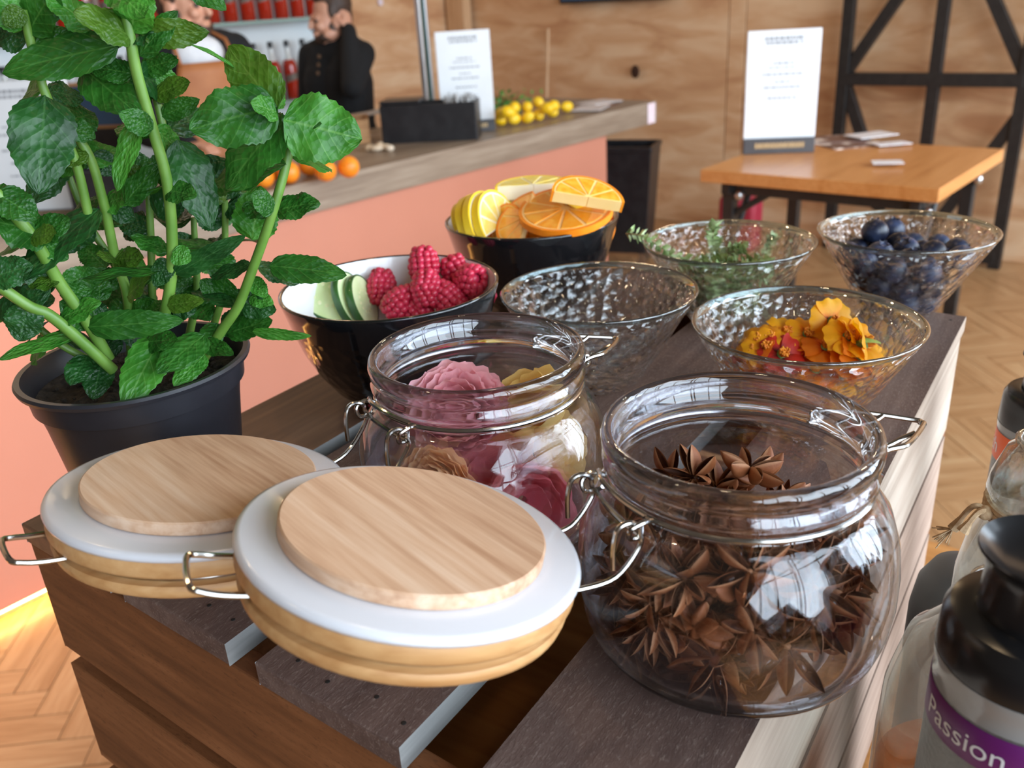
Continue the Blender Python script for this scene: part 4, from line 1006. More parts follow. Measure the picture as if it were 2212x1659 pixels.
m_mari2 = petal_mat('marigold_petal_deep', srgb(240, 130, 10), srgb(214, 80, 10), srgb(130, 24, 14))
m_mari3 = petal_mat('marigold_petal_red', srgb(196, 40, 20), srgb(150, 20, 16), srgb(90, 10, 10))
m_floret = P('marigold_floret', srgb(206, 110, 16), .6, c2=srgb(236, 160, 40), nscale=200)
m_calyx = P('flower_green', srgb(84, 110, 52), .55, c2=srgb(120, 146, 80), nscale=60)
def mp_mesh(mat, seed):
    rg = random.Random(seed); ph = rg.uniform(0, 6); L = .0155
    def fn(u_, v_):
        s = (v_-.5)*2
        wd = .0035+.0072*math.sin(min(1, u_*1.05)*PI*.56)
        x = .002+L*u_*(1-.10*s*s)+.0009*math.sin(s*7+ph)*u_**3
        y = s*wd*(1 if u_ < .9 else .93)
        z = .0018*math.sin(u_*2.4)-.0012*(s*s)*u_+.0007*math.sin(s*6+ph)*u_*u_
        return (x, y, z)
    return MB().grid(fn, 8, 8).mesh('petal', mat, uv=True)
mpm = [[mp_mesh(m, k) for k in range(3)] for m in (m_mari, m_mari2, m_mari3)]
fc = MB(); rr = random.Random(4)
for k in range(26):
    a = k*2.4; r_ = .0038*math.sqrt(k/26); h = .004+.0022*rr.random()
    fc.capsule((r_*math.cos(a)*.7, r_*math.sin(a)*.7, .0), (r_*math.cos(a), r_*math.sin(a), h), .0006, .0009, 6)
floret_me = fc.mesh('florets', m_floret)
cal_me = MB().lathe([(0, -.014), (.0016, -.0135), (.0024, -.010), (.0036, -.004), (.0042, .0004), (.003, .001)], 10).mesh('calyx', m_calyx)
hx, hy = GB['H']
def marigold(loc, n, kind, lab, np_=5, droop=.15):
    t_ = thing('marigold_flower', lab, 'flower', loc, 0, 'marigold flowers in the glass bowl', rot=eul(n, random.uniform(0, 6)))
    for k in range(np_):
        o = put('petal', mpm[kind][k % 3], t_, (0, 0, 0), (random.gauss(0, .12), droop+random.gauss(0, .14), 2*PI*k/np_+random.gauss(0, .08)))
    put('florets', floret_me, t_); put('calyx', cal_me, t_); t_.scale = (.88,)*3
for (x, y, z, n, kd, lab) in ((1602, 722, .045, (-.5, -.3, .8), 0, 'bright yellow marigold at the glass wall'), (1655, 752, .044, (-.1, -.6, .8), 0, 'yellow marigold low beside the red petals'),
        (1690, 712, .047, (.2, -.4, .9), 0, 'yellow orange marigold at the back of the pile'), (1745, 722, .048, (0, -.65, .75), 0, 'orange marigold with an open brown centre'),
        (1803, 690, .056, (.1, -.85, .45), 0, 'upright golden marigold standing above the others'), (1832, 728, .053, (.1, -.62, .78), 0, 'golden marigold with dark marks facing forward'),
        (1895, 715, .050, (.75, -.3, .6), 0, 'yellow marigold turned to its side'), (1930, 730, .050, (.9, -.2, .35), 0, 'marigold seen from its edge against the glass'),
        (1640, 790, .030, (-.3, -.5, .8), 1, 'deep orange marigold pressed low in the bowl'), (1700, 785, .032, (0, -.4, .9), 1, 'deep orange marigold under the yellow ones'),
        (1760, 800, .032, (.1, -.3, .9), 1, 'deep orange marigold in the middle of the pile'), (1880, 775, .036, (.4, -.4, .8), 1, 'orange marigold below the golden ones'),
        (1720, 838, .018, (0, -.6, .7), 0, 'yellow marigold at the bottom of the bowl'), (1790, 835, .018, (.2, -.5, .8), 1, 'orange marigold at the bottom of the bowl'),
        (1620, 765, .038, (-.5, -.3, .8), 2, 'red marigold behind the front glass wall'), (1785, 750, .044, (.0, -.3, .9), 1, 'orange marigold half hidden in the pile'),
        (1850, 800, .028, (.3, -.3, .9), 0, 'yellow marigold low at the glass'), (1580, 745, .040, (-.7, -.2, .7), 1, 'orange marigold tucked at the bowl wall'), (1665, 735, .046, (-.3, -.2, .95), 0, 'yellow marigold lying open next to the bright one'), (1860, 745, .048, (.3, -.2, .95), 0, 'yellow marigold beside the green leaf'), (1690, 765, .042, (.1, -.7, .7), 2, 'dark red marigold in front of the yellow ones'), (1910, 760, .042, (.6, -.3, .8), 1, 'orange marigold under the sideways one'), (1720, 745, .040, (.0, .2, 1), 1, 'orange marigold at the heart of the pile')):
    p = on_z(x, y, T+z); d = Vector((p.x-hx, p.y-hy)); mx = .0265+(z/.0715)**.93*.043-.013
    if d.length > mx: d *= mx/d.length
    marigold((hx+d.x, hy+d.y, T+z), n, kd, lab, 5 if kd != 1 else 6)
m_gleaf = P('marigold_leaf', srgb(110, 130, 50), .5, c2=srgb(150, 160, 70), nscale=80)
gl_ = MB().grid(lambda u_, v_: (.022*(u_-.5), (v_-.5)*.007*math.sin(PI*(.06+.9*u_)), .002*math.sin(PI*u_)-.002*abs(v_-.5)), 8, 4)
for (x, y, z, e, lab) in ((1880, 738, .052, (.2, .3, .5), 'small green leaf lying between the marigolds'), (1815, 845, .016, (1.2, .2, 1.4), 'green leaf tip at the bottom of the marigold bowl')):
    p = on_z(x, y, T+z); tag(put('flower_leaf', gl_.mesh('flower_leaf', m_gleaf), None, p, e), lab, 'leaf')

# thyme sprigs
m_thst = P('thyme_stem', srgb(120, 96, 72), .7, c2=srgb(140, 120, 84), nscale=60)
m_thy = P('thyme_leaf', srgb(132, 160, 92), .55, c2=srgb(206, 220, 172), nscale=90)
fx, fy = GB['F']
def thyme(path, lab, seed, dens=1.0, big=1.0):
    rg = random.Random(seed); P0 = Vector(path[0])
    t_ = thing('thyme_sprig', lab, 'thyme', P0, 0, 'thyme sprigs in the glass bowl')
    pts_ = arcs([Vector(p)-P0 for p in path], 8)
    MB().tube(pts_, [.0009-.0005*k/len(pts_) for k in range(len(pts_))], 6).build('stem', m_thst, t_)
    lv = MB()
    L = sum((b-a).length for a, b in zip(pts_, pts_[1:])); n = int(L/.0034*dens)
    for k in range(n):
        f_ = (k+.5)/n*(len(pts_)-1); i = min(int(f_), len(pts_)-2); c = pts_[i].lerp(pts_[i+1], f_-i); d = (pts_[i+1]-pts_[i]).normalized()
        s0 = d.orthogonal().normalized(); s0.rotate(Quaternion(d, k*PI/2+rg.uniform(-.3, .3)))
        for sg in (-1, 1):
            for rep in range(2 if k > n*.4 else 1):
                s = (s0*sg+d*rg.uniform(.2, .9)+Vector((rg.gauss(0, .2),)*3)).normalized(); l = rg.uniform(.0052, .0082)*big; nn = s.cross(d).normalized(); q = c+d*rg.uniform(-.001, .001)
                up = s.cross(nn)*-1
                lv.add([q, q+s*l*.5+nn*l*.38+up*.0002, q+s*l, q+s*l*.5-nn*l*.38+up*.0002, q+s*l*.5-up*.0006], [(0, 1, 4), (1, 2, 4), (2, 3, 4), (3, 0, 4)])
    o = lv.build('leaves', m_thy, t_); o['kind'] = 'stuff'
b_ = lambda dx, dy, z: (fx+dx, fy+dy, T+z)
pa = [on_z(x, y, T+z) for x, y, z in ((1352, 505, .078), (1395, 512, .076), (1450, 548, .058), (1520, 572, .042))]
thyme(pa, 'thyme sprig hanging out over the rim of its bowl', 1, 1.0, 1.15)
thyme([on_z(x, y, T+z) for x, y, z in ((1560, 585, .020), (1548, 540, .042), (1540, 515, .060), (1543, 486, .072))], 'upright thyme sprig rising in the middle of the bowl', 2, 1.2, 1.25)
thyme([on_z(x, y, T+z) for x, y, z in ((1480, 590, .02), (1520, 560, .036), (1580, 545, .048), (1605, 535, .052))], 'leafy thyme sprig leaning across the middle of the bowl', 3, 1.2, 1.25)
thyme([on_z(x, y, T+z) for x, y, z in ((1600, 590, .02), (1640, 560, .036), (1662, 530, .052), (1672, 512, .060))], 'thyme sprig climbing the glass wall near the blueberries', 4, 1.0)
for k in range(16):
    rg = random.Random(40+k); a = rg.uniform(0, 6.3); z = rg.uniform(.010, .046); R_ = .016+z*.5
    q = [b_(R_*math.cos(a), R_*math.sin(a), z), b_(.3*R_*math.cos(a+1), .3*R_*math.sin(a+1), z+.006), b_(R_*math.cos(a+2.6), R_*math.sin(a+2.6), z+.004)]
    thyme(q, 'thyme sprig lying low in the tangle of its bowl', 60+k, 1.3, 1.45)

# star anise
def anise_mat():
    m, t, b = nt('star_anise_pod'); b.inputs['Roughness'].default_value = .6
    uvn = node(t, 'ShaderNodeUVMap'); sp = node(t, 'ShaderNodeSeparateXYZ'); lk(t, uvn.outputs[0], sp.inputs[0])
    s_ = node(t, 'ShaderNodeMath', operation='SUBTRACT'); s_.inputs[1].default_value = .5; lk(t, sp.outputs['Y'], s_.inputs[0])
    ab = node(t, 'ShaderNodeMath', operation='ABSOLUTE'); lk(t, s_.outputs[0], ab.inputs[0])
    lip = ramp(t, ab.outputs[0], [(.40, (0, 0, 0)), (.47, (1, 1, 1))])
    tc = node(t, 'ShaderNodeTexCoord'); n = node(t, 'ShaderNodeTexNoise', Scale=260, Detail=6); lk(t, tc.outputs['Object'], n.inputs['Vector'])
    r = ramp(t, n.outputs['Fac'], [(.34, srgb(84, 46, 30)), (.68, srgb(134, 82, 54))])
    geo = node(t, 'ShaderNodeNewGeometry')
    inn = node(t, 'ShaderNodeMix', data_type='RGBA'); lk(t, geo.outputs['Backfacing'], inn.inputs[0]); lk(t, r.outputs['Color'], inn.inputs[6]); inn.inputs[7].default_value = rgb(srgb(150, 88, 48))
    mx = node(t, 'ShaderNodeMix', data_type='RGBA'); lk(t, lip.outputs['Color'], mx.inputs[0]); lk(t, inn.outputs[2], mx.inputs[6]); mx.inputs[7].default_value = rgb(srgb(186, 132, 92))
    lk(t, mx.outputs[2], b.inputs['Base Color'])
    bp = node(t, 'ShaderNodeBump', Strength=.5, Distance=.0006); lk(t, n.outputs['Fac'], bp.inputs['Height']); lk(t, bp.outputs['Normal'], b.inputs['Normal'])
    return m
m_anise = anise_mat()
m_aseed = P('star_anise_seed', srgb(64, 32, 16), .2, c2=srgb(90, 48, 24), nscale=60, coat=.4)
def carpel(k, joined=None):
    rg = random.Random(k); L = .0162*rg.uniform(.9, 1.1); wm = .0023*rg.uniform(.85, 1.15); op = rg.uniform(2.15, 2.7)
    def fn(u_, v_):
        a = (v_-.5)*2*op
        w_ = wm*(max(.02, math.sin(PI*min(.99, .12+.88*u_**1.1))))**.75
        x = .0012+L*u_; lip = 1+.25*abs(v_-.5)*2
        return (x, w_*math.sin(a)*.95, -w_*1.7*math.cos(a)*lip+.0030*u_**3)
    g = MB().grid(fn, 9, 10)
    return g
carp = [carpel(k).mesh('carpel', m_anise, uv=True) for k in range(4)]
seed_me = MB().ball((.0085, 0, -.0004), (.0028, .0016, .0014), 10, 7).mesh('seed', m_aseed)
stj = MB()
for k in range(8):
    c = carpel(k % 4); stj.uvs = getattr(stj, 'uvs', [])+c.uvs; stj.add(c.v, c.f, T=Matrix.Rotation(2*PI*k/8+random.gauss(0, .06), 4, 'Z') @ Matrix.Rotation(random.gauss(-.12, .16), 4, 'Y'))
star_me = stj.mesh('star_anise', m_anise, uv=True)
ax_, ay_ = .090, .314
def star(loc, n, spin, lab, sc_=1.0):
    t_ = thing('star_anise', lab, 'star anise', loc, 0, 'star anise in the jar', rot=eul(n, spin)); t_.scale = (sc_,)*3
    for k in range(8):
        e = (random.gauss(0, .1), random.gauss(-.10, .12), 2*PI*k/8+random.gauss(0, .06))
        o = put('carpel', carp[k % 4], t_, (0, 0, 0), e)
        if k % 2 == 0: put('seed', seed_me, o)
    MB().ball((0, 0, -.001), (.0018, .0018, .0022), 8, 6).build('core', m_anise, t_)
def in_jar(px, py, R_, c=(ax_, ay_)):
    """first point along a pixel's ray inside the jar at that radius"""
    r = ray(px, py); best = (9, None)
    for k in range(500):
        p = CAM+r*(.2+.001*k); d = math.hypot(p.x-c[0], p.y-c[1])
        if p.z > T+.085: continue
        if d < R_: return p
        if d < best[0]: best = (d, p)
    d, p = best; f_ = R_/d
    return Vector((c[0]+(p.x-c[0])*f_, c[1]+(p.y-c[1])*f_, max(p.z, T+.016)))
for (x, y, n, sp, lab, s_) in ((1545, 1430, (-.15, -.85, .45), .2, 'open star anise with broad pods pressed to the front glass', 1.05), (1700, 1395, (.1, -.8, .55), .5, 'star anise with split slender pods against the front glass', 1.12),
        (1850, 1425, (.65, -.65, .3), .1, 'pale star anise standing sideways at the glass wall', 1.0), (1620, 1235, (0, -.5, .85), .3, 'star anise lying flat near the shoulder of the jar', 1.0),
        (1420, 1330, (-.6, -.6, .4), .9, 'shaded star anise at the wall near the open lid', .95), (1760, 1270, (.2, -.6, .75), .7, 'star anise leaning above the slender one', 1.0),
        (1480, 1250, (-.3, -.5, .8), .1, 'star anise just under the neck near the hinge', .95), (1850, 1300, (.6, -.5, .6), .4, 'star anise under the bright glass highlight', .95),
        (1340, 1270, (-.8, -.4, .4), .6, 'dark star anise behind the hinge wires', .9), (1400, 1430, (-.5, -.8, .2), .3, 'dark star anise low near the jar foot', .9)):
    q_ = in_jar(x, y, .0475 if y < 1410 else .0445); q_.z = max(q_.z, T+.020); star(q_, n, sp, lab, s_)
pts = pack(64, .0105, lambda z: .0565 if z > .024 else .050, 12, .009, 0, .004, top=.20)
k_ = 0
for p in pts:
    q = Vector((ax_+p[0], ay_+p[1], T+p[2]))
    o = put('star_anise', star_me, None, q, eul((random.gauss(0, .5), random.gauss(-.2, .5), .7), random.uniform(0, 6))); o.scale = (.9,)*3
    tag(o, 'brown star anise heaped inside the jar', 'star anise', 'star anise heap inside the jar')

# roses
def rose_mats(n, c, c2): return petal_mat(n, c, c2)
m_pink = rose_mats('rose_pink', srgb(252, 196, 202), srgb(238, 132, 148)); m_yel = rose_mats('rose_yellow', srgb(252, 222, 140), srgb(244, 190, 90))
m_deep = rose_mats('rose_deep_pink', srgb(248, 160, 168), srgb(232, 110, 126)); m_peach = rose_mats('rose_peach', srgb(254, 212, 164), srgb(244, 166, 106)); m_cream = rose_mats('rose_cream', srgb(250, 228, 170), srgb(236, 190, 110))
def rose_petal(R_, th0, th1, half, mat, curl=.25):
    def fn(u_, v_):
        s = (v_-.5)*2; th = th0+(th1-th0)*u_
        ph = s*half*math.sin(PI*(.30+.50*u_))
        rr_ = R_*(1+curl*max(0, u_-.72)**1.2*1.6+.04*math.cos(3*s)+.05*u_*u_*math.sin(7*s+R_*900))
        return (rr_*math.sin(th)*math.cos(ph), rr_*math.sin(th)*math.sin(ph), R_*.25-rr_*math.cos(th)*.95-.06*R_*s*s*u_)
    return MB().grid(fn, 8, 8).mesh('petal', mat, uv=True)
def rose(loc, n, R_, mat, lab, full=True):
    t_ = thing('rose_head', lab, 'rose', loc, 0, None, rot=eul(n, random.uniform(0, 6)))
    lay = [(.20, .3, 2.1, 1.5, 4), (.34, .3, 1.98, 1.2, 6), (.48, .3, 1.88, 1.0, 8), (.62, .3, 1.76, .85, 9), (.76, .25, 1.64, .8, 9), (.9, .2, 1.5, .8, 8), (1.0, .2, 1.30, .8, 7)] if full else [(.5, .3, 2.0, 1.3, 3), (.75, .3, 1.9, 1.15, 4), (1.0, .25, 1.7, 1.1, 5)]
    for q, (f_, a, b, h, cnt) in enumerate(lay):
        me = rose_petal(R_*f_, a, b, h, mat, .1 if q < 3 else .3)
        for k in range(cnt):
            put('petal', me, t_, (0, 0, R_*.10*(len(lay)-q)*.3), (random.gauss(0, .06), random.gauss(0, .08), 2*PI*(k+.5*(q % 2))/cnt+random.gauss(0, .1)))
    MB().lathe([(0, -R_*.85), (R_*.14, -R_*.83), (R_*.2, -R_*.72), (R_*.1, -R_*.66), (0, -R_*.66)], 10).build('calyx', m_calyx, t_)
    return t_
bx, by = -.017, .416
rose((bx-.013, by+.004, T+.067), (-.05, -.62, .80), .0265, m_pink, 'full pink rose head on top in the jar mouth')
rose((bx+.027, by+.004, T+.066), (-.45, -.35, .8), .0205, m_yel, 'yellow rose bloom beside the pink rose in the jar mouth', False)
hd = Vector((-bx, -by, 0)).normalized(); hs_ = Vector((hd.y*-1, hd.x, 0))          # towards the viewer's side of the jar, and across it
def jp(f, sd, z): q = Vector((bx, by, T+z))+hd*f+hs_*sd; return q
rose(jp(.030, -.026, .040), (-.4, -.75, .35), .0205, m_peach, 'peach rose head low against the jar glass')
rose(jp(.031, .019, .027), (.3, -.85, .2), .0225, m_deep, 'deep pink rose at the bottom of the jar', False)
rose(jp(.006, .040, .044), (.85, -.4, .3), .0185, m_cream, 'cream yellow rose against the jar wall', False)
rose(jp(-.022, -.019, .026), (-.5, .6, .3), .021, m_pink, 'pink rose at the bottom behind the peach one', False)
rose(jp(-.030, .018, .026), (.3, .7, .4), .022, m_peach, 'peach rose at the bottom back of the jar', False)
rose(jp(.004, .0, .028), (.0, -.3, .9), .020, m_deep, 'deep pink rose in the middle of the jar', False)

# ================================================================== POTTED MINT
px_, py_ = -.2055, .452
PZ = T+.0006; PH = .0935
m_pot = P('black_pot_plastic', (.014, .014, .018), .38, c2=(.02, .02, .025), nscale=30, bump=.05, bscale=200)
m_soil = P('potting_soil', (.018, .012, .008), .95, c2=(.05, .034, .022), nscale=240, bump=1, bscale=260, bdist=.004)
pot = thing('potted_mint', 'leafy green mint plant in a black plastic nursery pot', 'potted plant', (px_, py_, PZ))
MB().lathe([(0, .002), (.036, .002), (.038, 0), (.0415, .001), (.0425, .004), (.0525, .0775), (.0555, .078), (.0558, .081), (.0568, .0895), (.0605, .0905), (.0612, .0925), (.0603, .0940), (.0575, .0938), (.0545, .088), (.0530, .0775), (.0395, .004), (0, .004)], 72).build('pot', m_pot, pot, angle=50)
sg = MB().lathe([(0, .0805)]+[(.0533*k/10, .0805-.0015*math.sin(k)) for k in range(1, 11)], 40)
rr = random.Random(6)
sg.v = [(x, y, z+(rr.uniform(-.002, .002) if math.hypot(x, y) < .052 else 0)) for x, y, z in sg.v]
for k in range(140):
    a, q = rr.uniform(0, 6.3), .05*math.sqrt(rr.random()); s_ = rr.uniform(.0008, .0024); sg.ball((q*math.cos(a), q*math.sin(a), .0805), (s_, s_*rr.uniform(.6, 1), s_*.7), 6, 4)
o = sg.build('soil', m_soil, pot); o['kind'] = 'stuff'
def leaf_mat(name, c, c2, vein, trans=.35):
    m, t, b = nt(name); out = t.nodes['Material Output']
    b.inputs['Roughness'].default_value = .42; b.inputs['Specular IOR Level'].default_value = .45
    uvn = node(t, 'ShaderNodeUVMap'); sp = node(t, 'ShaderNodeSeparateXYZ'); lk(t, uvn.outputs[0], sp.inputs[0])
    s = node(t, 'ShaderNodeMath', operation='SUBTRACT'); s.inputs[1].default_value = .5; lk(t, sp.outputs['Y'], s.inputs[0])
    ab = node(t, 'ShaderNodeMath', operation='ABSOLUTE'); lk(t, s.outputs[0], ab.inputs[0])
    k = node(t, 'ShaderNodeMath', operation='MULTIPLY_ADD'); k.inputs[1].default_value = -.62; lk(t, ab.outputs[0], k.inputs[0]); lk(t, sp.outputs['X'], k.inputs[2])
    k7 = node(t, 'ShaderNodeMath', operation='MULTIPLY'); k7.inputs[1].default_value = 5.5; lk(t, k.outputs[0], k7.inputs[0])
    fr_ = node(t, 'ShaderNodeMath', operation='FRACT'); lk(t, k7.outputs[0], fr_.inputs[0])
    pp = node(t, 'ShaderNodeMath', operation='PINGPONG'); pp.inputs[1].default_value = .5; lk(t, fr_.outputs[0], pp.inputs[0])   # 0 at vein
    rv = ramp(t, pp.outputs[0], [(.0, (1, 1, 1)), (.07, (0, 0, 0))])
    rm_ = ramp(t, ab.outputs[0], [(.010, (1, 1, 1)), (.028, (0, 0, 0))])
    mxv = node(t, 'ShaderNodeMath', operation='MAXIMUM'); lk(t, rv.outputs['Color'], mxv.inputs[0]); lk(t, rm_.outputs['Color'], mxv.inputs[1])
    tc = node(t, 'ShaderNodeTexCoord'); n = node(t, 'ShaderNodeTexNoise', Scale=70, Detail=4); lk(t, tc.outputs['Object'], n.inputs['Vector'])
    r = ramp(t, n.outputs['Fac'], [(.35, c), (.68, c2)])
    mx = node(t, 'ShaderNodeMix', data_type='RGBA'); ms = node(t, 'ShaderNodeMath', operation='MULTIPLY'); ms.inputs[1].default_value = .38
    lk(t, mxv.outputs[0], ms.inputs[0]); lk(t, ms.outputs[0], mx.inputs[0]); lk(t, r.outputs['Color'], mx.inputs[6]); mx.inputs[7].default_value = rgb(vein)
    lk(t, mx.outputs[2], b.inputs['Base Color'])
    mpu = node(t, 'ShaderNodeMapping'); mpu.inputs['Scale'].default_value = (13, 9, 1); lk(t, uvn.outputs[0], mpu.inputs[0])
    vo = node(t, 'ShaderNodeTexVoronoi', Scale=1.0); vo.feature = 'F1'; lk(t, mpu.outputs[0], vo.inputs['Vector'])
    hv = node(t, 'ShaderNodeMath', operation='MULTIPLY_ADD'); hv.inputs[1].default_value = -.8; lk(t, vo.outputs['Distance'], hv.inputs[0]); lk(t, n.outputs['Fac'], hv.inputs[2])
    hb_ = node(t, 'ShaderNodeMath', operation='MULTIPLY_ADD'); hb_.inputs[1].default_value = .7; lk(t, pp.outputs[0], hb_.inputs[0]); lk(t, hv.outputs[0], hb_.inputs[2])
    bp = node(t, 'ShaderNodeBump', Strength=.55, Distance=.0013); lk(t, hb_.outputs[0], bp.inputs['Height']); lk(t, bp.outputs['Normal'], b.inputs['Normal'])
    tl = node(t, 'ShaderNodeBsdfTranslucent'); lk(t, mx.outputs[2], tl.inputs['Color'])
    ms2 = node(t, 'ShaderNodeMixShader', Fac=trans); lk(t, b.outputs[0], ms2.inputs[1]); lk(t, tl.outputs[0], ms2.inputs[2]); lk(t, ms2.outputs[0], out.inputs['Surface'])
    return m
LM = [leaf_mat('mint_leaf', srgb(28, 78, 20), srgb(46, 104, 30), srgb(88, 140, 60)),
      leaf_mat('mint_leaf_bright', srgb(46, 110, 30), srgb(72, 140, 44), srgb(122, 172, 86), .4),
      leaf_mat('mint_leaf_dark', srgb(20, 60, 22), srgb(32, 82, 30), srgb(68, 114, 58), .25),
      leaf_mat('mint_leaf_olive', srgb(54, 92, 20), srgb(78, 114, 30), srgb(116, 148, 64), .4)]
m_stem = P('mint_stem', srgb(78, 114, 38), .45, c2=srgb(98, 132, 52), nscale=60, sss=.1)
PL = pot.location
def PY(x, y, off=0): return on_y(x, y, py_+off)
nleaf = 0
def leaf(bx_, by_, tx, ty, wpx, ob=0, ot=0, roll=0, fold=.22, sag=.12, mi=0, petiole=True):
    global nleaf; nleaf += 1
    B = PY(bx_, by_, ob); Tp = PY(tx, ty, ot); ax = Tp-B; L = ax.length; ax.normalize()
    depth = ((B+Tp)/2-CAM).dot(c_f); wd = wpx*depth/FPX/2
    toc = (CAM-(B+Tp)/2).normalized(); n = (toc*.8+Vector((0, 0, .45))); n = (n-ax*n.dot(ax)).normalized(); n.rotate(Quaternion(ax, math.radians(roll))); s = ax.cross(n)
    NU, NV = 22, 8; rg = random.Random(nleaf); ph = rg.uniform(0, 6); wob = rg.uniform(.06, .14)
    def fn(u_, v_):
        t_ = (v_-.5)*2
        f_ = max(0.02, (math.sin(PI*u_**.74))**.60) if u_ < .995 else 0.01
        tooth = 1+(.13*(((u_*10) % 1)-.5) if abs(t_) > .9 and .06 < u_ < .96 else 0)
        y = t_*wd*f_*tooth
        z = -sag*L*(u_*u_-.15*u_)+abs(t_)*fold*wd*f_*1.1 - (t_*t_)*wd*.22*f_ + wob*wd*math.sin(u_*13+ph+(1 if t_ > 0 else 2.2))*abs(t_)
        return B+ax*(u_*L*(1-.25*sag*u_))+s*y+n*z-PL
    o = MB().grid(fn, NU, NV).build('leaf', LM[mi], pot, angle=None, uv=True)
STEMS = []
def stem(pts, r0, r1):
    STEMS.append(pts)
    p3 = [PY(x, y, o)-PL for x, y, o in pts]; c = arcs(p3, 6)
    MB().tube(c, [r0+(r1-r0)*k/(len(c)-1) for k in range(len(c))], 10).build('stem', m_stem, pot)
stem([(318, 790, -.012), (360, 660, -.014), (372, 545, -.016), (362, 400, -.02), (330, 280, -.024), (296, 160, -.028), (280, 75, -.03), (262, -20, -.03)], .0030, .0024)
stem([(345, 300, -.010), (352, 280, -.006), (335, 205, -.004), (308, 150, -.008)], .0022, .0018)
stem([(285, 770, .005), (275, 640, .004), (250, 560, .0), (224, 440, -.006), (192, 335, -.01), (140, 265, -.012)], .0028, .0022)
stem([(190, 460, -.012), (160, 340, -.016), (95, 195, -.02), (66, 90, -.022), (50, 20, -.024)], .0024, .0020)
stem([(235, 775, -.02), (185, 690, -.026), (128, 610, -.032), (70, 512, -.04), (-10, 415, -.046)], .0032, .0028)
stem([(245, 800, -.024), (120, 690, -.038), (60, 660, -.044), (-20, 605, -.05)], .0030, .0026)
stem([(430, 790, .004), (478, 715, -.002), (515, 660, -.006), (548, 575, -.008), (590, 455, -.012), (622, 335, -.008), (618, 285, -.004)], .0028, .0022)
stem([(330, 760, .03), (328, 600, .03), (324, 470, .03), (318, 380, .03)], .0024, .0018)
stem([(400, 765, .028), (424, 640, .03), (422, 550, .03), (418, 470, .03)], .0024, .0016)
stem([(440, 760, .024), (480, 640, .02), (486, 520, .02), (485, 400, .018)], .0022, .0016)
stem([(215, 790, -.01), (110, 730, -.014), (30, 650, -.02), (-30, 585, -.02)], .0022, .0016)
stem([(300, 740, .02), (262, 600, .02), (190, 480, .02), (130, 330, .02)], .0024, .0018)
